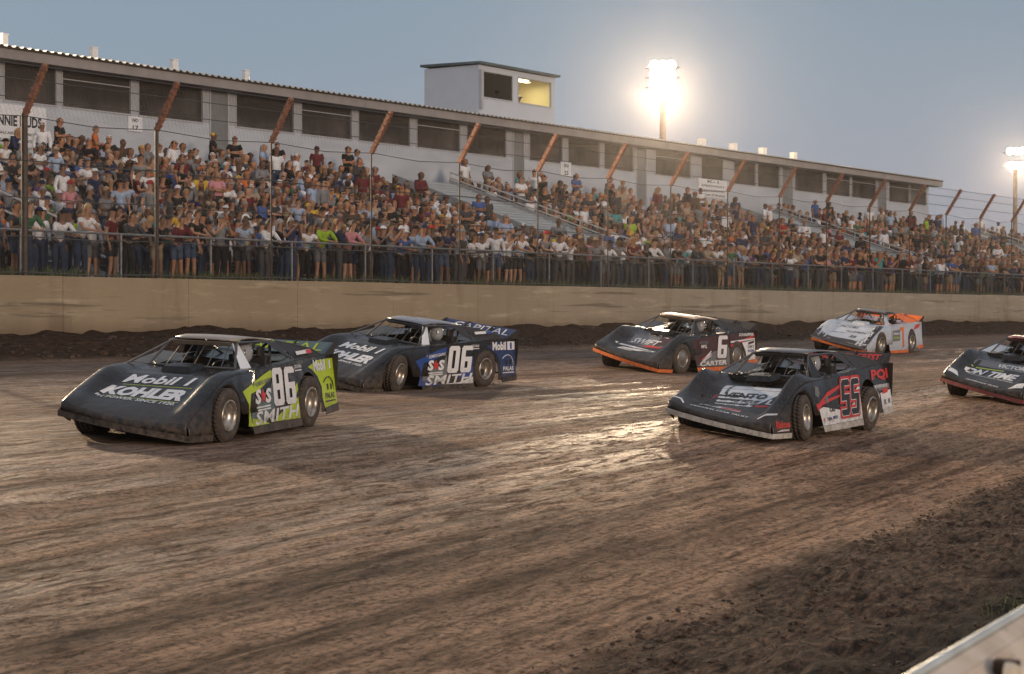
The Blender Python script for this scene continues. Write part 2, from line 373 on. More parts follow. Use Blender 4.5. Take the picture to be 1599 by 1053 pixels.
# ------------------------------------------------------------------ fences
steel = rough_mat('galvanised', (.30, .30, .30), (.16, .155, .15), 8, .5, .1, metal=.6)
rust = rough_mat('rusty_steel', (.40, .17, .10), (.13, .06, .04), 14, .75, .3)
darksteel = rough_mat('weathered_steel', (.075, .055, .045), (.035, .027, .023), 9, .6, .2, metal=.3)
wire = mat('wire', (.09, .085, .08), .6, .4)
POST_U = [26.45 + 3.725 * i for i in range(-2, 36)]
def chainlink(b, u0, u1, v, z0, z1, step, r, lean=0):
    """diamond mesh as real wires: two families of diagonal wires"""
    h = z1 - z0; k = -int(h / step) - 1
    u = u0 - h
    while u < u1:
        for s in (1, -1):
            a = u if s == 1 else u + h; e_ = a + s * h
            za, ze = z0, z1; ua, ue = a, e_
            if s == 1:
                if ua < u0: za = z0 + (u0 - ua); ua = u0
                if ue > u1: ze = z1 - (ue - u1); ue = u1
            else:
                if ua > u1: za = z0 + (ua - u1); ua = u1
                if ue < u0: ze = z1 - (u0 - ue); ue = u0
            if ze - za < .05: continue
            va, ve = v - lean * (za - z0), v - lean * (ze - z0)
            n = len(b.v)
            for (x, y, z) in ((ua, va, za), (ue, ve, ze)):
                b.v += [(x - r, y, z), (x + r, y, z), (x, y + r * 1.5, z)]
            b.f += [[n, n + 1, n + 4, n + 3], [n + 1, n + 2, n + 5, n + 4], [n + 2, n, n + 3, n + 5]]; b.m += [0] * 3
        u += step
cf = empty('catch_fence', (26, WV + .17, 2.25), wc=True, label='tall wire mesh catch fence with rusty arms leaning over the concrete wall', cat='fence')
FV = WV + .17; TIP = (.62, .98)
for i, u in enumerate(POST_U):
    b = MB(); b.tube([(u, FV, 2.2), (u, FV, 5.55)], .021 if i > 3 else (.07 if i == 2 else .045), 8)
    b.box((u - .1, FV - .1, 2.24), (u + .1, FV + .1, 2.262))
    b.build('post', darksteel, cf)
    b = MB(); r = .05
    b.box((u - .045, -.05, 0), (u + .045, .05, 1.2), Matrix.Translation((0, FV, 5.5)) @ Matrix.Rotation(math.atan2(*TIP), 4, 'X'))
    for k in range(7): b.box((u - .058, -.065, .12 + .16 * k), (u + .058, .065, .15 + .16 * k), Matrix.Translation((0, FV, 5.5)) @ Matrix.Rotation(math.atan2(*TIP), 4, 'X'))
    b.build('arm', rust, cf)
u0, u1 = POST_U[0], POST_U[-1]
for z, r in ((2.32, .012), (3.05, .012), (3.85, .012), (4.6, .014), (5.5, .010)):
    b = MB(); pts = []
    for a, c in zip(POST_U, POST_U[1:]):
        pts += [(a, FV - .07, z), ((a + c) / 2, FV - .07, z - .035 - (.05 if z > 5 else 0))]
    b.tube(pts + [(u1, FV - .07, z)], r, 5); b.build('cable', wire, cf)
for f in (.35, .7, .98):
    b = MB(); b.tube([(u0, FV - TIP[0] * f, 5.5 + TIP[1] * f), (u1, FV - TIP[0] * f, 5.5 + TIP[1] * f)], .009, 4); b.build('cable', wire, cf)
b = MB(); chainlink(b, u0, u1, FV - .05, 2.28, 5.45, .085, .0015); b.build('wire_mesh', wire, cf)
b = MB(); chainlink(b, u0, u1, FV - .06, 5.5, 6.45, .12, .0015, TIP[0] / TIP[1]); b.build('wire_mesh', wire, cf)

RV = 32.25
rf = empty('rail_fence', (26, RV, 2.15), wc=True, label='waist high chain link fence with a pipe rail in front of the standing spectators', cat='fence')
b = MB(); b.tube([(18, RV, 3.27), (190, RV, 3.27)], .026, 8); b.build('top_rail', steel, rf)
u = 19.0
while u < 185:
    b = MB(); b.tube([(u, RV, 2.1), (u, RV, 3.25)], .032, 8); b.build('post', steel, rf); u += 2.9
b = MB(); b.tube([(18, RV, 2.22), (190, RV, 2.22)], .006, 4); chainlink(b, 18, 150, RV - .03, 2.2, 3.25, .075, .0012); b.build('wire_mesh', wire, rf)

# ------------------------------------------------------------------ grandstand
alu = rough_mat('aluminium_plank', (.40, .41, .42), (.27, .28, .29), 5, .45, .05, metal=.3, space='World')
railm = rough_mat('pale_rail', (.52, .50, .47), (.38, .36, .34), 6, .6, .1)
aislem = rough_mat('aisle_deck', (.40, .43, .45), (.30, .33, .35), 2.5, .6, .08, space='World')
concg = rough_mat('understructure', (.09, .085, .085), (.05, .05, .05), 2, .9, space='World')
NR = 14; V0, DV = 35.6, .76; Z0, DZ = 2.45, .255
AISLES = [(31.0, 33.2), (57.5, 61.2), (85.4, 88.9), (113.0, 116.0)]
SU0, SU1 = 20.0, 138.0
gs = empty('grandstand', (SU0, V0, 2.1), wc=True, label='long aluminium bench grandstand packed with spectators behind the fence', cat='grandstand')
segs = []; a = SU0
for x0, x1 in AISLES: segs.append((a, x0)); a = x1
segs.append((a, SU1))
for r in range(NR):
    z = Z0 + DZ * r; vv_ = V0 + DV * r
    b = MB()
    for x0, x1 in segs: b.box((x0, vv_ + .12, z + .40), (x1, vv_ + .38, z + .44))
    b.build('bench_row', alu, gs, bevel=.008)
    b = MB()
    for x0, x1 in segs: b.box((x0, vv_ - .38 + .004, z - .05), (x1, vv_ + .38, z))
    b.build('tread', alu, gs)
    b = MB(); b.box((SU0, vv_ + .381, z - .9), (SU1, vv_ + .40, z + DZ - .052)); b.build('riser', concg, gs)
topz = Z0 + DZ * (NR - 1)
b = MB(); b.box((SU0, V0 + DV * NR - .36, topz - .06), (SU1 + 3, 47.0, topz + .02)); b.build('walkway', alu, gs)
for x0, x1 in AISLES:                      # sloping aisles between the seating blocks
    st = empty('aisle_stairs', (x0, V0, 2.1), wc=True, cat='stairs', group='stair aisles of the grandstand',
               label={31.0: 'crowded stair aisle farthest towards the low numbered end of the grandstand', 57.5: 'wide grey stair aisle below the scoring booth', 85.4: 'grey stair aisle between the sign board and the end of the stand', 113.0: 'last stair aisle past the end of the suite building'}[x0])
    LIFT_ = .78; b = MB(); n = NR * 2
    for k in range(n):
        z = 2.15 + (topz - 2.15) * (k + 1) / n + (LIFT_ if x0 > 50 else 0); v_ = V0 - .4 + DV * k / 2 + .0
        b.box((x0 + .06, v_, z - .04), (x1 - .06, v_ + .42, z))
    b.build('tread', aislem, st)
    dz_ = LIFT_ if x0 > 50 else 0; lo, hi = (V0 - .5, 2.22 + dz_), (V0 + DV * NR - .4, topz + .1 + dz_)
    for xx, nm in ((x0 + .02, 'stringer'), (x1 - .07, 'stringer')):
        b = MB(); b.poly([(lo[0], lo[1] - .12), (hi[0], hi[1] - .12), (hi[0], hi[1] + .14), (lo[0], lo[1] + .14)], lambda p, q_, xx=xx: (xx, p, q_))
        b.build(nm, alu, st, solid=.05)
    b = MB(); b.box((x0 - .5, lo[0], 2.0), (x0 - .46, lo[0] + .02, 2.1))
    b = MB()
    for zo in ((.95, .5) if x0 < 50 else (.42, .2)): b.tube([(x1 + .0, lo[0], lo[1] + zo), (x1, hi[0], hi[1] + zo)], .03, 8)
    for k in range(8):
        f = k / 7; v_ = lo[0] + (hi[0] - lo[0]) * f; z = lo[1] + (hi[1] - lo[1]) * f
        b.tube([(x1, v_, z - .1), (x1, v_, z + (.95 if x0 < 50 else .42))], .024, 6)
    b.build('handrail', railm, st)
    if x0 > 50:
        b = MB()
        bd = MB(); bd.poly([(lo[0] + .1, lo[1]), (hi[0], hi[1] - .02), (hi[0], hi[1] - .05), (lo[0] + .1, lo[1] - .03)], lambda p, q_: (x0 + .08, p, q_)); bd.f += []; bd.face([(x0 + .08, lo[0] + .1, lo[1]), (x1 - .08, lo[0] + .1, lo[1]), (x1 - .08, hi[0], hi[1] - .02), (x0 + .08, hi[0], hi[1] - .02)])
        for kk in range(1, 24): f_ = kk / 24; yy_ = lo[0] + (hi[0] - lo[0]) * f_; zz_ = lo[1] + (hi[1] - lo[1]) * f_; bd.box((x0 + .1, yy_, zz_ - .01), (x1 - .1, yy_ + .02, zz_ + .012))
        bd.build('deck', aislem, st)
        for xx in (x0 + .1, (x0 + x1) / 2 - .25, x1 - .2): b.poly([(lo[0], lo[1] - .10), (hi[0], hi[1] - .10), (hi[0], hi[1] - 1.0), (lo[0] + .6, 2.0)], lambda p, q_, xx=xx: (xx, p, q_))
        b.build('side_skirt', alu, st, solid=.03)

# ------------------------------------------------------------------ suite building along the top of the stand
siding = mat('painted_siding', (.55, .55, .56), .55)
v = world_coords(siding); g = N(siding, 'ShaderNodeTexWave', wave_type='BANDS', bands_direction='Z', wave_profile='SAW'); L(siding, v, g.inputs[0]); g.inputs['Scale'].default_value = 1.55
n1 = noise_tex(siding, world_coords(siding, (.3, 1, 1)), 1.5, 5)
L(siding, ramp(siding, n1, [(.3, (.38, .405, .45)), (.7, (.50, .53, .585))]), P(siding).inputs['Base Color'])
L(siding, bump(siding, g.outputs['Fac'], .5, .02), P(siding).inputs['Normal'])
pier_m = rough_mat('pier_paint', (.36, .365, .385), (.30, .30, .32), 3, .5, .05, space='World')
trim = rough_mat('grey_trim', (.42, .42, .44), (.34, .34, .36), 3, .5, .05, space='World')
doorm = rough_mat('door_grey', (.20, .205, .21), (.15, .155, .16), 2, .5, .05, space='World')
veil_m = mat('window_veil', (.17, .155, .15), .8)  # grey see-through sheet added to imitate sky reflected in the windows
tr_ = N(veil_m, 'ShaderNodeBsdfTransparent'); ms_ = N(veil_m, 'ShaderNodeMixShader'); ms_.inputs[0].default_value = .22; L(veil_m, tr_.outputs[0], ms_.inputs[1]); L(veil_m, P(veil_m).outputs[0], ms_.inputs[2]); L(veil_m, ms_.outputs[0], veil_m.node_tree.nodes['Material Output'].inputs[0])
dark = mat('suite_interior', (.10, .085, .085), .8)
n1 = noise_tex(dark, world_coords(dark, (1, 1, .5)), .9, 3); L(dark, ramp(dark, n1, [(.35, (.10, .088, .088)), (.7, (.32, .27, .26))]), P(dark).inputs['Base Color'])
fascia_m = rough_mat('fascia', (.30, .27, .255), (.22, .20, .19), 1.5, .6, .05, space='World')
roof_m = rough_mat('roof_metal', (.62, .60, .55), (.48, .46, .42), 3, .38, .05, metal=.2, space='World')
glass = mat('glass', (.8, .85, .85), .03); P(glass).inputs['Transmission Weight'].default_value = 1.0; P(glass).inputs['IOR'].default_value = 1.1
BV = 47.0
ZF, ZS, ZW, ZR = topz, 8.08, 9.27, 9.62      # deck, sill, window head, roof edge
sb = empty('suite_building', (uat(1448, BV), BV, ZF), wc=True, label='long low grey suite building with a row of open windows above the grandstand', cat='building')
opens = [(-190, -100), (-90, -10), (8, 88), (99, 204), (218, 316), (370, 458), (472, 548), (561, 639), (652, 717), (730, 789), (828, 877), (888, 935), (944, 988), (1024, 1077), (1096, 1127), (1147, 1178), (1184, 1215), (1242, 1283), (1291, 1325), (1331, 1366), (1389, 1418), (1422, 1444)]
doors = [(328, 358), (801, 819), (993, 1010), (1221, 1238), (1370, 1384)]
wins = [(uat(a - 1, BV), uat(c + 2.5, BV)) for a, c in opens]; drs = [(uat(a, BV), uat(c, BV)) for a, c in doors]
BU0, BU1 = 24.0, uat(1450, BV)
allop = sorted([(a, c, 'w') for a, c in wins] + [(a, c, 'd') for a, c in drs])
b = MB(); piers = []; a = BU0                            # solid piers between the openings
for x0, x1, k in allop:
    if x0 > a: b.box((a, BV, ZF), (x0, BV + .05, ZS)); pb_ = MB(); pb_.box((a, BV + .003, ZS), (x0, BV + .05, ZW)); piers.append(pb_)
    if k == 'w': b.box((x0, BV, ZF), (x1, BV + .05, ZS))
    a = x1
b.box((a, BV, ZF), (BU1, BV + .05, ZW)); b.box((BU0, BV - .003, ZW), (BU1, BV + .05, ZR - .1))
b.box((BU1 - .14, BV + .05, ZF - 3), (BU1, BV + 3.4, ZW)); b.box((BU0, BV + .05, ZF), (BU0 + .14, BV + 3.4, ZW))
b.build('wall', siding, sb); [p_.build('pier', pier_m, sb) for p_ in piers]
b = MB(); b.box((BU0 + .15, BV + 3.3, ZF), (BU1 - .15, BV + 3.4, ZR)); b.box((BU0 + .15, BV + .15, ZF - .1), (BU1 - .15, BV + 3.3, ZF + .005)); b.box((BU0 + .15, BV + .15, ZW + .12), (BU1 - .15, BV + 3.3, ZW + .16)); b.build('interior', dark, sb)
for i in range(0, len(wins), 2):
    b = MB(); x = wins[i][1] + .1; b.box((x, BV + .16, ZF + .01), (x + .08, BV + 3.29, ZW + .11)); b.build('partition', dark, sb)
for x0, x1 in wins:
    b = MB(); t = .035
    b.box((x0, BV - .03, ZS - .05), (x1, BV + .07, ZS)); b.box((x0, BV - .02, ZS), (x0 + t, BV + .06, ZW)); b.box((x1 - t, BV - .02, ZS), (x1, BV + .06, ZW)); b.box((x0 + t, BV - .02, ZW - t), (x1 - t, BV + .06, ZW))
    f = b.build('window_frame', trim, sb)
    b = MB(); b.face([(x0 + t, BV + .045, ZS), (x1 - t, BV + .045, ZS), (x1 - t, BV + .045, ZW - t), (x0 + t, BV + .045, ZW - t)]); b.build('grey_veil', veil_m, f)
    if (x0 * 7) % 3 < 1.9:                   # some openings keep their half raised bar
        b = MB(); b.box((x0 + t, BV + .02, ZW - .32), (x1 - t, BV + .045, ZW - .29)); b.build('blind_rail', trim, f)
for x0, x1 in drs:
    b = MB(); b.box((x0 + .06, BV + .05, ZF), (x1 - .06, BV + .09, ZW - .05)); d = b.build('door', doorm, sb)
    b = MB(); b.tube([(x0 + .16, BV + .0, ZF + 1.0), (x0 + .28, BV + .0, ZF + 1.0)], .015, 6); b.build('handle', steel, d)
    b = MB(); b.box((x0, BV - .03, ZF), (x0 + .06, BV + .12, ZW)); b.box((x1 - .06, BV - .03, ZF), (x1, BV + .12, ZW)); b.build('door_frame', trim, sb)
b = MB(); b.box((BU0 - .6, BV - .62, ZR - .36), (BU1 + .7, BV - .56, ZR - .02)); b.box((BU0 - .6, BV - .56, ZR - .36), (BU1 + .7, BV - .01, ZR - .33)); b.box((BU1 + .64, BV - .56, ZR - .33), (BU1 + .7, BV + 4.4, ZR - .02))
b.build('fascia', fascia_m, sb)
b = MB(); u = BU0 - .7; pr = [(0, 0), (.10, .0), (.14, .05), (.22, .05), (.26, .0)]; pts = []
while u < BU1 + .7:                          # corrugated roof sheet
    pts += [(u + a * 1.0, z) for a, z in pr[:4]]; u += .305
for (a, z), (c, z2) in zip(pts, pts[1:]):
    b.face([(a, BV - .72, ZR + z), (c, BV - .72, ZR + z2), (c, BV + 4.5, ZR + .22 + z2), (a, BV + 4.5, ZR + .22 + z)])
b.build('roof', roof_m, sb, solid=.02, off=-1)
b = MB(); b.box((BU0 - .7, BV - .70, ZR - .05), (BU1 + .7, BV - .62, ZR - .012)); b.build('gutter', darksteel, sb)
vent_m = rough_mat('vent_white', (.78, .76, .74), (.62, .60, .58), 5, .5, .05)
names = ['nearest the camera end', 'above the white paper sign', 'left of centre on the long roof', 'faint one before the scoring booth', 'first one beyond the light tower', 'second one beyond the light tower', 'third one beyond the light tower', 'last one towards the roof end']
for (px, w_, lb) in zip((8, 148, 273, 385, 1096, 1145, 1191, 1239), (9, 9, 9, 8, 11, 10, 10, 9), names):
    V_ = BV + 2.2; c = pix(px, 488, V_); sc_ = c.y / 1
    Zd = (c - CAM).dot(fw); hw = w_ / 2 * Zd / F / .82
    t = empty('roof_vent', (c.x, V_, ZR + .12), label='white square roof vent pipe, ' + lb, cat='roof vent', group='white vents on the suite roof')
    b = MB(); b.box((-hw, -hw * .7, 0), (hw, hw * .7, .74)); b.build('duct', vent_m, t, bevel=.01)
    b = MB(); b.box((-hw - .015, -hw * .7 - .015, .74), (hw + .015, hw * .7 + .015, .78)); b.build('cap', vent_m, t)

# ------------------------------------------------------------------ scoring booth on the roof
KV = BV + 1.0; k0, k1 = uat(748, KV), uat(866, KV); kd = 2.9; kz0, kz1 = ZR + .12, 12.02
booth = empty('scoring_booth', (k0, KV, kz0), wc=True, label='boxy grey scoring booth on the roof with one brightly lit window', cat='booth')
boothw = rough_mat('booth_wall', (.50, .53, .59), (.45, .48, .535), 1.2, .5, .04, space='World')
boothr = rough_mat('booth_roof', (.07, .10, .11), (.05, .07, .08), 3, .5, .05, space='World')
wz0, wz1 = 10.66, 11.80; wa = [(uat(754, KV), uat(801, KV)), (uat(809, KV), uat(861, KV))]
b = MB(); b.box((k0, KV, kz0), (k1, KV + .1, wz0)); b.box((k0, KV, wz1), (k1, KV + .1, kz1))
a = k0
for x0, x1 in wa: b.box((a, KV, wz0), (x0, KV + .1, wz1)); a = x1
b.box((a, KV, wz0), (k1, KV + .1, wz1)); b.box((k0, KV + .1, kz0), (k0 + .08, KV + kd, kz1)); b.box((k1 - .08, KV + .1, kz0), (k1, KV + kd, kz1)); b.box((k0 + .08, KV + kd - .08, kz0), (k1 - .08, KV + kd, kz1))
b.build('wall', boothw, booth)
b = MB(); b.poly([(k0 - .12, KV - .2), (k1 + .2, KV - .2), (k1 + .2, KV + kd + .15), (k0 - .12, KV + kd + .15)], lambda p, q_: (p, q_, kz1 + .03 + (q_ - KV) * .02)); b.build('roof', boothr, booth, solid=.10, off=1)
cream = mat('booth_interior', (.75, .66, .42), .7); inn2 = mat('booth_dark_room', (.5, .46, .44), .8)
mid = (wa[0][1] + wa[1][0]) / 2
b = MB(); b.box((mid - .03, KV + .11, kz0 + .01), (mid + .03, KV + kd - .09, kz1 - .01)); b.box((mid + .03, KV + kd - .13, kz0 + .01), (k1 - .09, KV + kd - .09, kz1 - .01)); b.box((k1 - .13, KV + .11, kz0 + .01), (k1 - .09, KV + kd - .13, kz1 - .01)); b.box((mid + .03, KV + .11, kz1 - .06), (k1 - .13, KV + kd - .13, kz1 - .02)); b.build('interior', cream, booth)
b = MB(); b.box((k0 + .09, KV + kd - .14, kz0 + .01), (mid - .04, KV + kd - .1, kz1 - .01)); b.build('interior', inn2, booth)
for x0, x1 in wa:
    b = MB(); t = .045
    b.box((x0, KV - .03, wz0 - .03), (x1, KV + .1, wz0 + .03)); b.box((x0, KV - .02, wz0 + .03), (x0 + t, KV + .08, wz1)); b.box((x1 - t, KV - .02, wz0 + .03), (x1, KV + .08, wz1)); b.box((x0 + t, KV - .02, wz1 - t), (x1 - t, KV + .08, wz1))
    f = b.build('window_frame', trim, booth)
    b = MB(); b.box((x0 + t, KV + .03, wz0 + .03), (x1 - t, KV + .036, wz1 - t)); b.build('pane', glass, f)
tube_m = mat('tube_light', (1, .9, .7), .5); P(tube_m).inputs['Emission Color'].default_value = (1, .80, .45, 1); P(tube_m).inputs['Emission Strength'].default_value = 14
tl = empty('ceiling_light', (mid + 1.3, KV + .8, kz1 - .15), label='glowing tube light on the ceiling of the lit booth room', cat='ceiling light')
b = MB(); b.box((-.9, -.1, 0), (.9, .1, .08)); b.build('housing', trim, tl)
b = MB(); b.tube([(-.85, 0, -.03), (.85, 0, -.03)], .04, 8); b.build('tube', tube_m, tl)
ld = bpy.data.lights.new('booth_glow', 'AREA'); ld.shape = 'RECTANGLE'; ld.size = 1.8; ld.size_y = .3; ld.energy = 60; ld.color = (1, .82, .48)
lo_ = bpy.data.objects.new('booth_glow', ld); col.objects.link(lo_); lo_.location = (mid + 1.3, KV + .8, kz1 - .25)
tl2 = empty('ceiling_light', (k0 + 1.2, KV + .7, kz1 - .2), label='unlit pale tube light fixture in the dark booth room', cat='ceiling light')
b = MB(); b.box((-1.0, -.08, 0), (1.0, .08, .07)); b.build('housing', mat('pale_fixture', (.8, .8, .75), .4), tl2)
b = MB(); b.box((k0 + .0, KV - .16, kz0 + .4), (k0 + .16, KV - .004, kz1 - .2)); b.build('downpipe', trim, booth)
for k in range(3):
    cpos = pix((772, 826, 840)[k], 488, KV + .9)
    # operators inside the booth are added with the crowd
BOOTH_PEOPLE = [(mid + .7, KV + .55, kz0 + .15), (mid + 1.5, KV + .8, kz0 + .1), (k0 + 2.1, KV + .5, kz0 + .12)]

# ------------------------------------------------------------------ signs on the suite wall
signw = rough_mat('sign_white', (.74, .74, .76), (.62, .62, .64), 4, .5, .03); ink = mat('black_ink', (.02, .02, .022), .5)
def text_mesh(s, bold=.0, shear=0, spacing=1.0):
    c = bpy.data.curves.new('t', 'FONT'); c.body = s; c.offset = bold; c.shear = shear; c.space_character = spacing; c.resolution_u = 2; c.fill_mode = 'FRONT'
    o = bpy.data.objects.new('t', c); col.objects.link(o)
    dg = bpy.context.evaluated_depsgraph_get(); me = bpy.data.meshes.new_from_object(o.evaluated_get(dg))
    bpy.data.objects.remove(o); bpy.data.curves.remove(c)
    vs2 = [(v_.co.x, v_.co.y) for v_ in me.vertices]; fs = [list(p.vertices) for p in me.polygons]; bpy.data.meshes.remove(me)
    xs = [p[0] for p in vs2]; ys = [p[1] for p in vs2]
    x0, x1, y0, y1 = min(xs), max(xs), min(ys), max(ys)
    return [((x - x0) / (x1 - x0), (y - y0) / (y1 - y0)) for x, y in vs2], fs
def lettering(name, s, fn, mats, parent, bold=.02, shear=0, spacing=1.0, flip=False):
    vs2, fs = text_mesh(s, bold, shear, spacing)
    b = MB(); b.v = [tuple(fn(a, c)) for a, c in vs2]; b.f = [f[::-1] for f in fs] if flip else fs; b.m = [0] * len(fs)
    return b.build(name, mats, parent)
def wall_sign(x0, x1, z0, z1, lines, label):
    t = empty('wall_sign', ((x0 + x1) / 2, BV - .04, z0), wc=True, label=label, cat='sign')
    b = MB(); b.box((x0, BV - .05, z0), (x1, BV - .004, z1)); b.build('board', signw, t)
    n = len(lines)
    for i, (s, hfrac) in enumerate(lines):
        h = (z1 - z0) / n; zc = z1 - h * (i + .5); hh = h * hfrac; mg = (x1 - x0) * (.08 if len(s) > 6 else .3)
        lettering('lettering', s, lambda a, c: (x0 + mg + a * (x1 - x0 - 2 * mg), BV - .058, zc - hh / 2 + c * hh), ink, t)
def sign_px(px0, px1, py0, py1, lines, label):
    a, c = pix(px0, py1, BV), pix(px1, py1, BV); z1 = pix((px0 + px1) / 2, py0, BV).z; z0 = pix((px0 + px1) / 2, py1, BV).z
    wall_sign(a.x, c.x, z0, z1, lines, label)
sign_px(200, 222, 183, 206, [('NO', .5), ('17', .6)], 'small white paper sign on the suite wall below the second post from the corner')
sign_px(875, 891, 254, 276, [('IN', .5), ('25', .6)], 'small white paper sign beside the grey door near the middle of the suite wall')
sign_px(1090, 1134, 281, 309, [('K-1', .6), ('SPEEDWAY', .45), ('GRANDSTAND', .45), ('SEATING', .45)], 'white sign board with four lines of black lettering beneath the suite windows')
a, c = pix(-30, 185, BV), pix(69, 186, BV)
bn = empty('banner_sign', (a.x, BV - .03, 7.0), wc=True, label='white banner with bold black lettering on the suite wall behind the first fence post', cat='sign')
b = MB(); b.box((a.x, BV - .03, 6.35), (c.x + .1, BV - .004, 7.95)); b.build('board', signw, bn)
lettering('lettering', 'CONNIE DUDS', lambda p, q_: (a.x + .15 + p * (c.x - a.x - .25), BV - .036, 7.28 + q_ * .34), ink, bn, .035)
for i in range(3): lettering('lettering', ('OFFICIALS AND STAFF ONLY', 'RACE CONTROL AND SUITES', 'TICKETS SOLD AT MAIN GATE')[i], lambda p, q_: (a.x + .4 + p * (c.x - a.x - .8), BV - .036, 7.02 - .22 * i + q_ * .09), ink, bn)

# ------------------------------------------------------------------ light towers
lens = mat('lamp_lens', (1, .95, .85), .4); P(lens).inputs['Emission Color'].default_value = (1, .80, .56, 1); P(lens).inputs['Emission Strength'].default_value = 60
pole_m = rough_mat('tower_pole', (.26, .18, .13), (.17, .12, .09), 2, .8, .2)
hood_m = rough_mat('lamp_hood', (.55, .53, .5), (.4, .39, .37), 5, .5, .1, metal=.4)
def tower(px, V_, ztop, rows, energy, label, aim=(20, 12), glow=True, u=None):
    u = uat(px, V_) if u is None else u
    t = empty('light_tower', (u, V_, 0), label=label, cat='light tower', group='light towers behind the grandstand')
    b = MB(); b.tube([(0, 0, -.5), (0, 0, ztop + .5)], .26, 12, .17); b.build('pole', pole_m, t, True)
    d = Vector((aim[0] - u, aim[1] - V_, -ztop)).normalized(); rz = math.atan2(d.y, d.x)
    side = Vector((-math.sin(rz), math.cos(rz), 0)); n_i = 0
    for k, (dz, cnt) in enumerate(rows):
        z = ztop + dz
        b = MB(); b.tube([tuple(side * (-.35 * cnt) + Vector((0, 0, z))), tuple(side * (.35 * cnt) + Vector((0, 0, z)))], .05, 6); b.build('crossarm', steel, t)
        for i in range(cnt):
            p = side * ((i - (cnt - 1) / 2) * .50 + (.35 if dz == 0 and cnt == 2 else 0)) + Vector((d.x * .35, d.y * .35, z + .12))
            M = Matrix.Translation(p) @ d.to_track_quat('Y', 'Z').to_matrix().to_4x4()
            b = MB(); b.lathe([(.06, -.30), (.18, -.24), (.30, 0), (.32, .02)], 16, M); hd = b.build('floodlight', hood_m, t, True)
            b = MB(); b.lathe([(.001, .0), (.29, -.005)], 16, M); b.build('lens', lens, hd)
    lt = bpy.data.lights.new('floodlight', 'SPOT'); lt.energy = energy; lt.color = (1, .76, .50); lt.spot_size = R(130); lt.spot_blend = .7; lt.shadow_soft_size = .55
    lo2 = bpy.data.objects.new('floodlight_beam', lt); col.objects.link(lo2); lo2.location = (u + d.x * 1.3, V_ + d.y * 1.3, ztop); lo2.rotation_euler = (-d).to_track_quat('Z', 'Y').to_euler()
    return t
TV = 60.0
tower(1035, TV, 14.6, ((0, 2), (.65, 3), (1.25, 3), (1.85, 3)), 100000, 'tall floodlight tower glaring above the far half of the suite roof')
tower(1585, TV, 14.1, ((0, 3), (1.25, 3)), 50000, 'distant floodlight tower on its pole beyond the end of the suite building', aim=(80, 12))
tower(0, TV, 14.9, ((0, 3), (.9, 4), (1.8, 3)), 125000, 'floodlight tower behind the near end of the grandstand', aim=(18, 12), u=34.0)

# ------------------------------------------------------------------ guard rail beside the camera
gr_m = mat('white_rail_paint', (.62, .58, .52), .75)
n1 = noise_tex(gr_m, coords(gr_m), 4, 6); n2 = noise_tex(gr_m, coords(gr_m), 30, 3)
L(gr_m, mixc(gr_m, ramp(gr_m, n2, [(.6, 0.0), (.72, .7)]), ramp(gr_m, n1, [(.3, (.42, .31, .22)), (.65, (.68, .56, .44))]), (.18, .12, .08)), P(gr_m).inputs['Base Color'])
ga, gb = pix(1360, 1115, 1.37), pix(1599, 962, 1.51)
dg_ = Vector((gb.x - ga.x, gb.y - ga.y, 0)).normalized(); ang = math.atan2(dg_.y, dg_.x)
gz = (ga.z + gb.z) / 2
g_t = empty('guard_rail', (ga.x - 1, ga.y - 1 * dg_.y / dg_.x, 0), ang, label='white painted metal guard rail with bolted bracket in the bottom corner', cat='guard rail')
prof = [(0, 0), (.03, -.02), (.075, -.075), (.075, -.12), (.02, -.155), (.02, -.19), (.075, -.225), (.075, -.27), (.03, -.32), (0, -.34)]
b = MB()
for (y0, z0), (y1, z1) in zip(prof, prof[1:]): b.face([(0, -y0, gz + z0), (8, -y0, gz + z0), (8, -y1, gz + z1), (0, -y1, gz + z1)])
b.build('beam', gr_m, g_t, solid=.006)
b = MB(); b.tube([(0, .012, gz + .006), (8, .012, gz + .006)], .011, 8); b.build('top_edge', rough_mat('pale_green_edge', (.60, .62, .58), (.42, .42, .38), 8, .4), g_t)
pp = Vector((pix(1530, 985, 1.45).x, pix(1530, 985, 1.45).y, 0)) - g_t.location; px_ = pp.dot(dg_) - .04
bolt_m = rough_mat('bolt_cream', (.80, .70, .55), (.55, .42, .28), 20, .5)
brown = rough_mat('wood_post', (.10, .055, .03), (.05, .03, .02), 20, .9)
for dx in (-1.9, 0, 1.9):
    b = MB(); b.box((px_ + dx - .05, .02, -.75), (px_ + dx + .05, .12, gz - .30)); b.build('post', brown, g_t, bevel=.008)
    b = MB(); b.box((px_ + dx - .016, -.098, gz - .33), (px_ + dx + .016, -.05, gz - .015), None); b.build('strap', brown, g_t)
    for dz, rr in ((-.035, .024), (-.06, .034), (-.11, .030), (-.19, .036)):
        b = MB(); b.lathe([(.001, .03), (rr * .7, .028), (rr, .012), (rr, 0)], 16, Matrix.Translation((px_ + dx + (.045 if rr in (.034, .036) else -.042), -.082, gz + dz)) @ Matrix.Rotation(math.pi, 4, 'Z'))
        b.build('bolt', bolt_m, g_t, True)

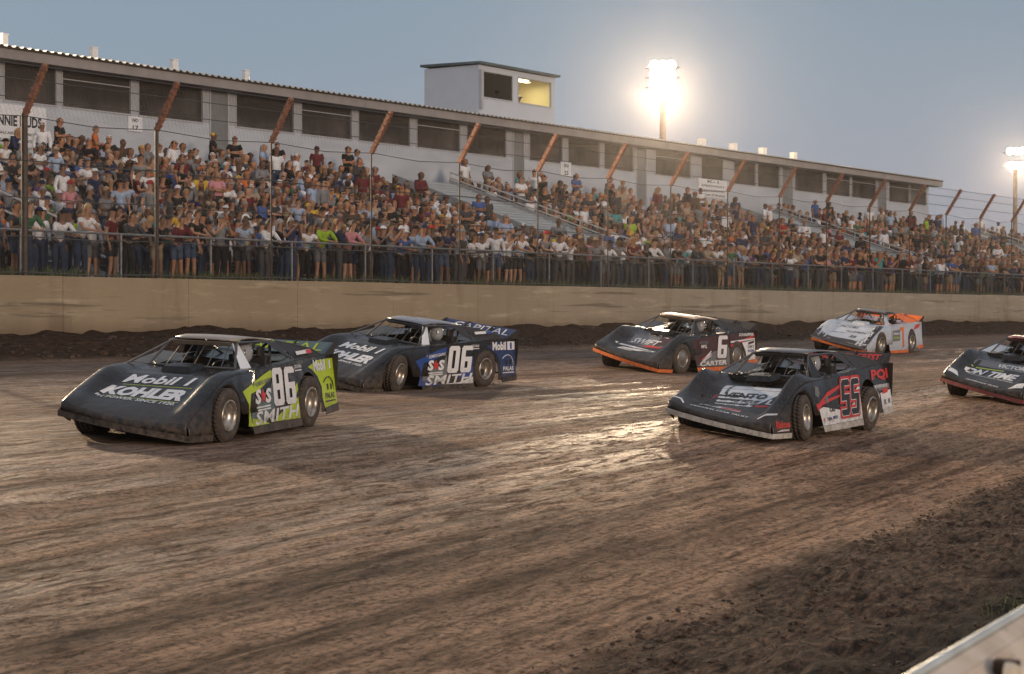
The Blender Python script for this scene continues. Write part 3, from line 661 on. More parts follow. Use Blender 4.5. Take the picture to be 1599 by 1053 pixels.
# ------------------------------------------------------------------ people
def skin_data(pts, edges, subdiv=1):
    """pts: (x, y, z, radius[, radius2]); grows one continuous surface; returns verts, faces"""
    me = bpy.data.meshes.new('s'); me.from_pydata([p[:3] for p in pts], edges, [])
    o = bpy.data.objects.new('s', me); col.objects.link(o)
    o.modifiers.new('k', 'SKIN').branch_smoothing = .4
    for i, p in enumerate(pts):
        s = me.skin_vertices[0].data[i]; s.radius = (p[3], p[4] if len(p) > 4 else p[3]); s.use_root = i == 0
    if subdiv: o.modifiers.new('u', 'SUBSURF').levels = subdiv; o.modifiers['u'].render_levels = subdiv
    dg = bpy.context.evaluated_depsgraph_get(); ev = bpy.data.meshes.new_from_object(o.evaluated_get(dg))
    V = [tuple(v.co) for v in ev.vertices]; Fc = [list(p.vertices) for p in ev.polygons]
    bpy.data.objects.remove(o); bpy.data.meshes.remove(me); bpy.data.meshes.remove(ev)
    return V, Fc
def add(b, VF, mi=0):
    V, Fc = VF; n = len(b.v); b.v += V; b.f += [[n + i for i in f] for f in Fc]; b.m += [mi] * len(Fc)

# joints of each pose (person faces -Y, feet at z = 0): pelvis, chest, shoulders (sx), elbows, wrists, knees, ankles
def J(pelvis, chest, neck, head, el, wr, kn, an, sw=.185, hipw=.09):
    return dict(p=Vector(pelvis), c=Vector(chest), n=Vector(neck), h=Vector(head), el=[Vector(e) for e in el], wr=[Vector(e) for e in wr], kn=[Vector(e) for e in kn], an=[Vector(e) for e in an], sw=sw, hw=hipw)
POSES = {
 'rail': J((0, .14, .95), (0, .0, 1.28), (0, -.06, 1.45), (0, -.10, 1.63), [(-.27, -.17, 1.19), (.27, -.17, 1.19)], [(-.06, -.34, 1.14), (.10, -.36, 1.14)], [(-.10, .11, .5), (.10, .08, .5)], [(-.11, .16, .09), (.12, .10, .09)]),
 'stand': J((0, 0, .96), (0, -.01, 1.30), (0, .0, 1.48), (0, -.02, 1.66), [(-.25, .03, 1.16), (.25, .02, 1.16)], [(-.25, -.06, .90), (.24, -.08, .90)], [(-.10, -.02, .5), (.10, -.01, .5)], [(-.12, .03, .09), (.12, .02, .09)]),
 'arms_crossed': J((0, 0, .96), (0, .0, 1.30), (0, .0, 1.48), (0, -.03, 1.66), [(-.27, -.06, 1.17), (.27, -.06, 1.17)], [(.08, -.20, 1.21), (-.08, -.22, 1.16)], [(-.11, -.02, .5), (.13, -.02, .5)], [(-.13, .02, .09), (.16, .03, .09)]),
 'phone': J((0, 0, .96), (0, .01, 1.30), (0, .0, 1.48), (0, -.03, 1.66), [(-.25, -.14, 1.24), (.26, -.12, 1.22)], [(-.06, -.30, 1.50), (.07, -.30, 1.48)], [(-.10, -.02, .5), (.10, -.03, .5)], [(-.12, .03, .09), (.12, .0, .09)]),
 'sit': J((0, .10, .50), (0, .08, .84), (0, .06, 1.02), (0, .03, 1.20), [(-.25, -.0, .72), (.25, -.0, .72)], [(-.14, -.22, .60), (.15, -.22, .60)], [(-.13, -.30, .50), (.13, -.30, .50)], [(-.13, -.26, .09), (.13, -.26, .09)]),
 'sit_lean': J((0, .12, .50), (0, -.04, .81), (0, -.12, .97), (0, -.18, 1.13), [(-.24, -.22, .64), (.24, -.22, .64)], [(-.05, -.36, .60), (.06, -.37, .58)], [(-.17, -.30, .50), (.17, -.30, .50)], [(-.15, -.24, .09), (.15, -.24, .09)]),
 'sit_drink': J((0, .10, .50), (0, .09, .84), (0, .07, 1.02), (.01, .04, 1.20), [(-.25, -.04, .74), (.26, .0, .72)], [(-.10, -.26, .86), (.14, -.22, .60)], [(-.12, -.30, .50), (.15, -.30, .50)], [(-.12, -.30, .09), (.14, -.22, .09)]),
}
def body_parts(j, shorts, sleeves, detail):
    sub = 1 if detail else 0
    p, c, n, h = j['p'], j['c'], j['n'], j['h']; w_ = (c + p) / 2
    sh = [c + (n - c) * .72 + Vector((s * j['sw'], 0.0, -.01)) for s in (-1, 1)]; hp = [p + Vector((s * j['hw'], 0, -.03)) for s in (-1, 1)]
    up = (h - n).normalized(); fwd = Vector((0, -1, 0))
    # body: one surface from crown to toes
    pts = [(*p, .12, .095), (*w_, .115, .085), (*c, .145, .10), (*n, .062), (*(n + up * .06), .055), (*(h - up * .065 + fwd * .015), .070, .078), (*(h + fwd * .004), .078, .094), (*(h + up * .075 - fwd * .012), .066, .078)]
    ed = [(0, 1), (1, 2), (2, 3), (3, 4), (4, 5), (5, 6), (6, 7)]
    for k in (0, 1):
        s = (-1, 1)[k]; a = len(pts); el, wr = j['el'][k], j['wr'][k]; hd = (wr - el).normalized()
        pts += [(*sh[k], .056), (*((sh[k] + el) / 2), .047), (*el, .038), (*((el + wr) / 2), .035), (*wr, .024), (*(wr + hd * .05), .036, .018), (*(wr + hd * .095), .034, .014)]
        ed += [(2, a), (a, a + 1), (a + 1, a + 2), (a + 2, a + 3), (a + 3, a + 4), (a + 4, a + 5), (a + 5, a + 6)]
        a = len(pts); kn, an = j['kn'][k], j['an'][k]
        pts += [(*hp[k], .085), (*((hp[k] + kn) / 2), .075), (*kn, .052), (*(kn * .6 + an * .4), .052), (*an, .036), (*(an + Vector((0, -.03, -.045))), .04, .035), (*(an + Vector((s * .015, -.15, -.055))), .036, .026)]
        ed += [(0, a), (a, a + 1), (a + 1, a + 2), (a + 2, a + 3), (a + 3, a + 4), (a + 4, a + 5), (a + 5, a + 6)]
    b = MB(); add(b, skin_data(pts, ed, sub))
    if detail:
        # nose, ears, eyes, mouth, fingers
        M = Matrix.Translation(h)
        add(b, skin_data([(*(h + fwd * .088 + up * .012), .010), (*(h + fwd * .108 - up * .018), .014), (*(h + fwd * .092 - up * .03), .010)], [(0, 1), (1, 2)], 1))
        for s in (-1, 1):
            add(b, skin_data([(*(h + Vector((s * .080, .01, .02))), .012, .02), (*(h + Vector((s * .084, .012, -.02))), .010, .014)], [(0, 1)], 1))
            b.cur = 1; b.lathe([(.001, -.008), (.009, -.005), (.012, 0)], 6, Matrix.Translation(h + fwd * .088 + Vector((s * .032, 0, .012)))); b.cur = 0
        b.cur = 1; b.box((-.022, -.097, -.052), (.022, -.088, -.045), M); b.cur = 0
        for k in (0, 1):
            el, wr = j['el'][k], j['wr'][k]; hd = (wr - el).normalized(); sd_ = hd.cross(Vector((0, 0, 1))).normalized(); dn = hd.cross(sd_)
            if dn.z > 0: dn = -dn
            for i, (o_, ln) in enumerate(((-.027, .062), (-.009, .075), (.009, .070), (.027, .055))):
                r0 = wr + hd * .088 + sd_ * o_
                add(b, skin_data([(*r0, .009), (*(r0 + hd * ln * .5 + dn * .008), .0085), (*(r0 + hd * ln * .85 + dn * .03), .0075)], [(0, 1), (1, 2)], 1))
            ts = (-1, 1)[k] * -1; r0 = wr + hd * .035 + sd_ * (.03 * ts)
            add(b, skin_data([(*r0, .011), (*(r0 + hd * .03 + sd_ * .022 * ts), .010), (*(r0 + hd * .06 + sd_ * .026 * ts + dn * .01), .0085)], [(0, 1), (1, 2)], 1))
    out = {'body': b}
    # shirt: torso and sleeves, loose over the body
    g = .018
    low = p + (p - w_) * .25
    pts = [(*low, .125 + g, .10 + g), (*w_, .12 + g, .09 + g), (*c, .150 + g, .105 + g), (*(c + (n - c) * .85), .085, .075)]
    ed = [(0, 1), (1, 2), (2, 3)]
    for k in (0, 1):
        a = len(pts); el, wr = j['el'][k], j['wr'][k]
        pts += [(*sh[k], .064 + g * .5), (*(sh[k] * .45 + el * .55), .060)]; ed += [(2, a), (a, a + 1)]
        if sleeves: pts += [(*el, .052), (*(el * .15 + wr * .85), .036)]; ed += [(a + 1, a + 2), (a + 2, a + 3)]
    b = MB(); add(b, skin_data(pts, ed, sub)); out['shirt'] = b
    pts = [(*(p + Vector((0, 0, .03))), .132, .105)]; ed = []
    for k in (0, 1):
        a = len(pts); kn, an = j['kn'][k], j['an'][k]
        pts += [(*hp[k], .098), (*((hp[k] + kn) / 2), .090), (*(kn if not shorts else hp[k] * .18 + kn * .82), .070 if not shorts else .078)]; ed += [(0, a), (a, a + 1), (a + 1, a + 2)]
        if not shorts: pts += [(*(kn * .5 + an * .5), .062), (*(an + Vector((0, 0, .01))), .056)]; ed += [(a + 2, a + 3), (a + 3, a + 4)]
    b = MB(); add(b, skin_data(pts, ed, sub)); out['shorts' if shorts else 'trousers'] = b
    # shoes
    b = MB()
    for k in (0, 1):
        an = j['an'][k]; s = (-1, 1)[k]
        add(b, skin_data([(*(an + Vector((0, .02, -.04))), .046), (*(an + Vector((0, -.06, -.05))), .046, .04), (*(an + Vector((s * .015, -.17, -.06))), .044, .03)], [(0, 1), (1, 2)], sub))
    out['shoes'] = b
    return out, h, up
def head_cover(kind, h, up, detail):
    b = MB(); n = 14 if detail else 7; rings = 5 if detail else 3
    fz = {'short': -.01, 'long': -.03, 'cap': .022, 'hat': .022, 'visor': .02}[kind]
    rx, ry, rz = (.089, .105, .118) if kind in ('short', 'long') else (.095, .112, .118)
    base = len(b.v)
    for i in range(rings + 1):
        ph = (math.pi / 2) * i / rings
        for k in range(n):
            a = 2 * math.pi * k / n; front = max(0, -math.sin(a))
            zlow = fz + (.05 * front if kind in ('short', 'long') else 0) - (.05 * max(0, math.sin(a)) if kind in ('short', 'long') else 0.01)
            z = zlow + (rz - zlow) * math.sin(ph)
            b.v.append((h.x + rx * math.cos(a) * max(.02, math.cos(ph)), h.y + .008 + ry * math.sin(a) * max(.02, math.cos(ph)), h.z + z))
    for i in range(rings):
        for k in range(n):
            b.f.append([base + i * n + k, base + i * n + (k + 1) % n, base + (i + 1) * n + (k + 1) % n, base + (i + 1) * n + k]); b.m.append(0)
    if kind == 'long':
        V = [(*(h + Vector((0, .07, .04))), .075, .05), (*(h + Vector((0, .085, -.08))), .085, .04), (*(h + Vector((0, .095, -.24))), .075, .028)]
        add(b, skin_data(V, [(0, 1), (1, 2)], 1 if detail else 0))
    if kind in ('cap', 'hat'):
        pts = []
        if kind == 'cap': pts = [(.085 * math.sin(t), -.095 - .085 * math.cos(t) * 1.0) for t in np.linspace(-1.5, 1.5, 7)]
        else: pts = [(.17 * math.sin(t), .008 + .19 * math.cos(t)) for t in np.linspace(0, 2 * math.pi, 13)[:-1]]
        top = [(h.x + x, h.y + y, h.z + .030 - (.015 if kind == 'cap' and y < -.12 else 0)) for x, y in pts]
        b.face(top); b.face([(x, y, z - .008) for x, y, z in top][::-1])
    return b

skinm = mat('skin', (.5, .3, .2), .55)
def obj_colour(m):
    oi = N(m, 'ShaderNodeObjectInfo'); n = noise_tex(m, coords(m), 9, 3); L(m, mixc(m, 1.0, oi.outputs['Color'], ramp(m, n, [(.3, .72), (.7, 1.08)]), 'MULTIPLY'), P(m).inputs['Base Color']); return m
obj_colour(skinm); P(skinm).inputs['Specular IOR Level'].default_value = .3
cloth = obj_colour(mat('cloth', (.5, .5, .5), .9)); P(cloth).inputs['Specular IOR Level'].default_value = .15
hairm = obj_colour(mat('hair', (.1, .06, .04), .7)); eyem = mat('eye', (.02, .015, .012), .3)

SKIN = [(.40, .21, .13), (.34, .18, .11), (.46, .26, .17), (.24, .12, .075), (.42, .20, .11), (.14, .075, .05)]
SHIRTS = [('black', (.012, .012, .014), 20), ('dark grey', (.05, .05, .055), 13), ('grey', (.20, .20, .21), 14), ('white', (.70, .69, .70), 21), ('navy', (.018, .028, .075), 9), ('maroon', (.12, .018, .025), 7), ('red', (.30, .03, .028), 2),
          ('brown', (.08, .05, .035), 5), ('tan', (.36, .28, .20), 5), ('pink', (.55, .24, .27), 2), ('teal', (.05, .28, .30), 2), ('blue', (.05, .10, .28), 3), ('light blue', (.32, .40, .54), 6), ('orange', (.55, .14, .03), 1), ('green', (.045, .12, .065), 1), ('yellow', (.60, .38, .05), 1), ('purple', (.10, .045, .16), 1), ('lime green', (.30, .48, .03), 1)]
HAIR = [('brown hair', (.05, .028, .015)), ('dark hair', (.012, .009, .008)), ('blond hair', (.34, .20, .08)), ('grey hair', (.28, .26, .25)), ('auburn hair', (.12, .035, .015))]
CAPS = [('black', (.012, .012, .014)), ('white', (.65, .63, .62)), ('red', (.35, .03, .03)), ('navy', (.015, .025, .07)), ('tan', (.36, .26, .16)), ('grey', (.18, .18, .19)), ('yellow', (.62, .38, .04)), ('orange', (.55, .14, .03))]
PANTS = [('blue jeans', (.03, .045, .085)), ('dark trousers', (.015, .015, .018)), ('grey trousers', (.07, .07, .075))]
SHORTS = [('khaki shorts', (.26, .19, .12)), ('dark shorts', (.025, .025, .03)), ('denim shorts', (.06, .09, .16)), ('grey shorts', (.14, .14, .15))]
SW = [s[2] for s in SHIRTS]
HEADK = ['short', 'long', 'cap', 'hat']
VAR = {}
for pose in POSES:
    for shorts in (0, 1):
        for slv in (0, 1):
            for det in (0, 1):
                parts, h, up = body_parts(POSES[pose], shorts, slv, det)
                VAR[(pose, shorts, slv, det)] = (parts, h, up)
COVER = {(pose, hk, det): head_cover(hk, VAR[(pose, 0, 0, det)][1], 0, det) for pose in POSES for hk in HEADK for det in (0, 1)}
MESHES = {}
def shared(key, b, mats):
    if key not in MESHES:
        me = b.mesh(key[0])
        for m in mats: me.materials.append(m)
        me.polygons.foreach_set('use_smooth', [True] * len(me.polygons)); MESHES[key] = me
    return MESHES[key]
def random_look(q, standing):
    sh = q.choices(SHIRTS, SW)[0]; shorts = q.random() < (.42 if standing else .35); slv = q.random() < .25
    lo_ = q.choice(SHORTS) if shorts else q.choices(PANTS, (5, 3, 2))[0]
    hk = q.choices(HEADK, (36, 26, 34, 4))[0]
    hc = q.choices(HAIR, (8, 7, 4, 3, 1))[0] if hk in ('short', 'long') else q.choices(CAPS, (8, 5, 1, 4, 3, 4, 1, 1))[0]
    return dict(shirt=sh, shorts=shorts, slv=slv, low=lo_, hk=hk, hc=hc, skin=q.choice(SKIN))
def make_person(look, pose, loc, rz, sc_, label, group):
    parts, h, up = VAR[(pose, int(look['shorts']), int(look['slv']), 1)]
    root = bpy.data.objects.new('person', shared(('body', pose, look['shorts'], look['slv']), parts['body'], (skinm, eyem))); col.objects.link(root)
    root.location = loc; root.rotation_euler = (0, 0, rz); root.scale = (sc_,) * 3; root.color = (*look['skin'], 1); tag(root, label, 'person', group)
    for nm, c in (('shirt', look['shirt'][1]), ('shorts' if look['shorts'] else 'trousers', look['low'][1]), ('shoes', (.10, .10, .10))):
        o = bpy.data.objects.new(nm, shared((nm, pose, look['shorts'], look['slv']), parts[nm], (cloth,))); col.objects.link(o); o.parent = root; o.color = (*c, 1)
    nm = {'short': 'hair', 'long': 'hair', 'cap': 'cap', 'hat': 'hat'}[look['hk']]
    o = bpy.data.objects.new(nm, shared((nm, pose, look['hk']), COVER[(pose, look['hk'], 1)], (hairm if nm == 'hair' else cloth,))); col.objects.link(o); o.parent = root; o.color = (*look['hc'][1], 1)
    return root

# every spectator: (u, v, z, pose, row)
q = random.Random(21)
spec = []
GZ = 2.15
u = 24.5
while u < 131:                                      # leaning on or standing by the rail
    spec.append((u, RV + .40 + q.uniform(-.03, .05), GZ, 'rail' if q.random() < .6 else q.choice(('stand', 'arms_crossed', 'phone')), 'rail'))
    u += q.uniform(.50, .95) if u < 75 else q.uniform(.6, 1.9)
for k, (vv_, dens) in enumerate(((33.35, .9), (34.0, .8), (34.6, .7))):
    u = 24.5 + k * .3
    while u < 131:
        if q.random() < dens * (1 if u < 64 else .55): spec.append((u, vv_ + q.uniform(-.15, .15), GZ, q.choice(('stand', 'arms_crossed', 'phone', 'stand')), 'ground'))
        u += q.uniform(.55, .85)
for r in range(NR):
    for x0, x1 in segs:
        u = x0 + .3
        while u < x1 - (.25 if x1 < 40 else 1.5 + .05 * r):
            occ = .93 if u < 60 else (.86 if u < 88 else (.75 if u < 112 else .5))
            if r >= NR - 2: occ *= .8
            if q.random() < occ:
                st_ = q.random() < (.10 if r < NR - 3 else .2)
                ps = q.choice(('stand', 'arms_crossed')) if st_ else q.choices(('sit', 'sit_lean', 'sit_drink'), (4, 3, 2))[0]
                spec.append((u, V0 + DV * r + (.10 if not st_ else -.12) + q.uniform(-.04, .04), Z0 + DZ * r, ps, r))
            u += q.uniform(.50, .60)
for x in (59.6, 87.1, 59.3): spec.append((x + q.uniform(-.4, .4), V0 + DV * q.choice((2, 5, 1)), 0, 'stand', 'aisle'))
spec = [(a, c, z if z else 2.15 + (topz - 2.15) * ((c - V0 + .4) / (DV * NR)) + .02, p_, r) for a, c, z, p_, r in spec]
vis = []
for s_ in spec:
    x, y, z = proj((s_[0], s_[1], s_[2] + (1.6 if s_[3] in ('rail', 'stand', 'arms_crossed', 'phone') else 1.15)))
    if -25 < x < 1625: vis.append((z, x, y, s_))
vis.sort(key=lambda t: t[0])
def near_key(t):                                    # the rail row shows whole figures and counts as nearer
    return t[0] * (.80 if t[3][4] == 'rail' else (.93 if t[3][4] == 'ground' else 1.0))
vis.sort(key=near_key)
front, rest = vis[:292], vis[292:]
ORD = ['first', 'second', 'third', 'fourth', 'fifth', 'sixth', 'seventh', 'eighth', 'ninth', 'tenth', 'eleventh', 'twelfth', 'thirteenth', 'fourteenth', 'fifteenth', 'sixteenth', 'seventeenth', 'eighteenth', 'nineteenth', 'twentieth']
post_px = sorted(proj((u_, FV, 3))[0] for u_ in POST_U if u_ > 25)
front.sort(key=lambda t: t[1])
cnt = {}
for z, x, y, (pu, pv, pz, pose, row) in front:
    look = random_look(q, pose in ('rail', 'stand', 'arms_crossed', 'phone'))
    k = sum(1 for p_ in post_px if p_ < x)
    where = {'rail': 'at the pipe rail', 'ground': 'standing behind the rail', 'aisle': 'in the aisle'}.get(row) or 'on the ' + ORD[row] + ' bench row'
    if row == 'ground': rk = ('ground', round((pv - 33.35) / .62)); where = ('standing just behind the rail crowd', 'standing mid walkway', 'standing before the first bench')[max(0, min(2, rk[1]))]; rk = where
    else: rk = where
    c_ = cnt[(rk, k)] = cnt.get((rk, k), 0) + 1
    head = look['hc'][0] + (' cap' if look['hk'] == 'cap' else ' hat' if look['hk'] == 'hat' else '')
    seg = ('left of' if k == 0 else 'past') + ' fence post ' + ('one' if k == 0 else ['one', 'two', 'three', 'four', 'five', 'six', 'seven', 'eight', 'nine', 'ten', 'eleven', 'twelve', 'thirteen', 'fourteen', 'fifteen', 'sixteen', 'seventeen', 'eighteen'][k - 1])
    lb = f"{look['shirt'][0]} shirt, {head}, {where}, {ORD[c_ - 1] if c_ <= 20 else c_} {seg}"
    if len(lb.replace(',', '').split()) > 16: lb = lb.replace('standing ', '').replace(' the ', ' ')
    grp = 'people standing along the rail' if row in ('rail', 'ground') else 'spectators on the grandstand benches'
    yaw = q.gauss(-.15, .45) + math.radians(5)
    make_person(look, pose, (pu, pv, pz + .004), yaw if row not in ('rail',) or pose != 'rail' else q.gauss(-.05, .12), q.uniform(.93, 1.05), lb, grp)

# the far crowd beyond the counted ones: one merged mesh with clothing colours per face
crowd_m = mat('crowd', (.3, .3, .3), .85); P(crowd_m).inputs['Specular IOR Level'].default_value = .15
at_ = N(crowd_m, 'ShaderNodeAttribute', attribute_name='colour'); L(crowd_m, at_.outputs['Color'], P(crowd_m).inputs['Base Color'])
ARR = {}
def low_arr(pose, shorts, slv, hk):
    k = (pose, shorts, slv, hk)
    if k not in ARR:
        parts = VAR[(pose, shorts, slv, 0)][0]; vs_, fs_, cl = [], [], []; n = 0
        for nm, ci in (('body', 0), ('shirt', 1), ('shorts' if shorts else 'trousers', 2), ('hc', 3)):
            b = COVER[(pose, hk, 0)] if nm == 'hc' else parts[nm]
            for f in b.f:
                if len(f) == 3: fs_.append([f[0] + n, f[1] + n, f[2] + n]); cl.append(ci)
                else:
                    for i in range(1, len(f) - 1): fs_.append([f[0] + n, f[i] + n, f[i + 1] + n]); cl.append(ci)
            vs_ += b.v; n += len(b.v)
        ARR[k] = (np.array(vs_, 'f4'), np.array(fs_, 'i4'), np.array(cl))
    return ARR[k]
AV, AF, AC = [], [], []; n = 0
for z, x, y, (pu, pv, pz, pose, row) in rest:
    look = random_look(q, pose in ('rail', 'stand'))
    v_, f_, c_ = low_arr(pose, int(look['shorts']), int(look['slv']), look['hk'])
    a = q.gauss(-.15, .45); s_ = q.uniform(.93, 1.05); ca, sa = math.cos(a) * s_, math.sin(a) * s_
    AV.append(np.stack([v_[:, 0] * ca - v_[:, 1] * sa + pu, v_[:, 0] * sa + v_[:, 1] * ca + pv, v_[:, 2] * s_ + pz + .004], 1))
    AF.append(f_ + n); n += len(v_)
    pal = np.array([look['skin'], look['shirt'][1], look['low'][1], look['hc'][1]], 'f4'); AC.append(pal[c_])
AV = np.concatenate(AV); AF = np.concatenate(AF); AC = np.concatenate(AC)
me = bpy.data.meshes.new('crowd'); me.vertices.add(len(AV)); me.vertices.foreach_set('co', AV.ravel().astype('f4'))
me.loops.add(len(AF) * 3); me.loops.foreach_set('vertex_index', AF.ravel().astype('i4'))
me.polygons.add(len(AF)); me.polygons.foreach_set('loop_start', np.arange(0, len(AF) * 3, 3, dtype='i4')); me.polygons.foreach_set('use_smooth', np.ones(len(AF), dtype=bool))
ca_ = me.color_attributes.new('colour', 'FLOAT_COLOR', 'CORNER'); ca_.data.foreach_set('color', np.repeat(np.concatenate([AC, np.ones((len(AC), 1), 'f4')], 1), 3, 0).ravel().astype('f4'))
me.update(); me.validate()
tag(link('crowd', me, None, (crowd_m,)), 'far spectators filling the grandstand towards its distant end', 'crowd', kind='stuff')
print('people', len(front), 'crowd', len(rest), 'faces', len(AF))

# people in the suites and the booth
wn = lambda px: pix(px, 488, BV + .45).x
for px, lb, sh in ((128, 'man in white shirt looking out of the second suite window', 3), (142, 'second white shirt beside the first at the second suite window', 3), (157, 'third white shirt, brown hair, at the second suite window', 3), (60, 'dim figure in maroon at the first suite window', 5), (246, 'grey shirted figure at the third suite window', 2), (690, 'white shirt behind the suite window left of the scoring booth door', 3), (736, 'white shirt seated low at the suite window under the booth', 3), (1032, 'white shirt at the corner of the window past the light tower', 3), (398, 'dark shirted figure just past the second grey door of the suites', 0), (425, 'tan shirt further along the same suite window', 8), (500, 'grey shirt behind the suite window under the fourth roof vent', 2), (600, 'navy shirt behind the suite window before the scoring booth', 4), (850, 'black shirt in the suite window beneath the lit booth', 0), (912, 'light blue shirt in the second window past the booth', 12)):
    look = random_look(q, True); look['shirt'] = SHIRTS[sh]
    make_person(look, 'arms_crossed', (wn(px), BV + .5, ZF + .62), q.gauss(-.1, .2), 1.0, lb.replace('man in ', ''), 'people in the suite windows')
for (x, y, z), lb in zip(BOOTH_PEOPLE, ('dark shirted official in the middle of the lit booth window', 'official at the right side of the lit booth window', 'official in the dark booth window')):
    look = random_look(q, True); look['shirt'] = SHIRTS[q.choice((0, 4, 7))]
    make_person(look, 'sit', (x, y, z), 0, 1.0, lb.replace('right', 'far'), 'officials in the scoring booth')
# ------------------------------------------------------------------ dirt late model race cars (x forward, y to the driver's side, z up)
def lerp_tab(tab, x):
    if x >= tab[0][0]: return tab[0][1]
    for (a, b_), (c, d_) in zip(tab, tab[1:]):
        if a >= x >= c: return b_ + (d_ - b_) * (a - x) / (a - c)
    return tab[-1][1]
WT = ((2.30, .85), (1.72, .97), (.85, 1.03), (-.95, 1.03), (-2.35, .99))
ZT = ((2.30, .20), (2.10, .35), (1.82, .54), (1.5, .71), (1.2, .81), (.85, .86), (.45, .88), (-.95, .95), (-2.35, 1.00))
ZC = ((2.35, .185), (2.20, .265), (1.08, .79), (.45, .86), (.3, .87))
def sidey(x, z): return lerp_tab(WT, x) - .13 * (z - .12) / .8
WARP = [.22]
def warp(x, y, z):
    """the bottom of the nose sits higher on the outer side of these cars"""
    return WARP[0] * max(0, min(1, (.95 - y) / 1.85)) * smoothstep(1.25, 2.2, x) * (1 - smoothstep(.10, .80, z) * .75)
CREST = [.05, 0]
def topz_(x, y):
    zs, zc = lerp_tab(ZT, x), lerp_tab(ZC, x); ye = sidey(x, zs); s = abs(y) / ye
    k = smoothstep(.60, .80, s); z = zc - CREST[1] * smoothstep(2.3, 1.6, x) * (1 - k) + (zs - zc) * k
    z += CREST[0] * math.exp(-((s - .86) / .10) ** 2) * math.exp(-((x - 1.22) / .38) ** 2)
    return z + warp(x, y, z)
rubber = mat('rubber', (.05, .042, .036), .9)
n1 = noise_tex(rubber, coords(rubber), 7, 6, .7); L(rubber, ramp(rubber, n1, [(.3, (.028, .024, .022)), (.6, (.085, .062, .048)), (.8, (.13, .095, .07))]), P(rubber).inputs['Base Color']); L(rubber, bump(rubber, n1, .5, .02), P(rubber).inputs['Normal'])
rimm = rough_mat('wheel_aluminium', (.50, .47, .42), (.20, .15, .11), 6, .35, .1, metal=.75)
blackm = rough_mat('chassis_black', (.022, .02, .02), (.035, .027, .022), 6, .6, .2)
innerm = rough_mat('cockpit_metal', (.075, .08, .09), (.04, .038, .035), 5, .5, .1, metal=.3)
cage_m = rough_mat('roll_cage', (.06, .06, .065), (.08, .075, .07), 8, .4, .1)
suit_m = obj_colour(mat('race_suit', (.5, .5, .5), .8)); helm_m = rough_mat('helmet', (.35, .36, .38), (.28, .28, .3), 3, .2, .02); visor_m = mat('visor', (.01, .01, .012), .08)

def wheel(car, x, y, r, wd, steer=0, side=1, cover=False):
    e_ = bpy.data.objects.new('wheel', None); col.objects.link(e_); e_.parent = car; e_.location = (x, y, r - .01); e_.rotation_euler = (0, rnd.uniform(0, 6.28), 0)
    e_.rotation_mode = 'ZXY'; e_.rotation_euler = (0, rnd.uniform(0, 6.28), steer)
    h = wd / 2; b = MB()
    b.lathe([(r * .60, -h * .86), (r * .70, -h * 1.0), (r * .86, -h * 1.03), (r * .955, -h * .93), (r, -h * .78), (r, h * .78), (r * .955, h * .93), (r * .86, h * 1.03), (r * .70, h), (r * .60, h * .86)], 40)
    for k in range(36):                              # tread blocks
        for j_, yy in enumerate((-.66, -.22, .22, .66)):
            a = 2 * math.pi * (k + (j_ % 2) * .5) / 36
            b.box((-.021, yy * h - .15 * h, -.004), (.021, yy * h + .15 * h, .012), Matrix.Rotation(a, 4, 'Y') @ Matrix.Translation((0, 0, r)))
    b.build('tyre', rubber, e_, True)
    b = MB(); s = side
    b.lathe([(r * .62, s * h * .90), (r * .60, s * h * 1.0), (r * .53, s * h * .98), (r * .50, s * h * .70), (r * .46, s * h * .35), (r * .28, s * h * .22), (r * .20, s * h * .30), (r * .17, s * h * .42), (.001, s * h * .42)], 28)
    b.lathe([(r * .60, -s * h * .9), (r * .5, -s * h * .5), (r * .46, s * h * .30)], 28)
    for k in range(12):
        a = 2 * math.pi * k / 12; b.box((-.008, s * h * .97, -.008), (.008, s * h * 1.03, .008), Matrix.Rotation(a, 4, 'Y') @ Matrix.Translation((0, 0, r * .565)))
    if cover: b.lathe([(r * .52, s * h * .93), (r * .40, s * h * .97), (.001, s * h * .98)], 28)
    b.build('rim', rimm, e_, True)
    return e_

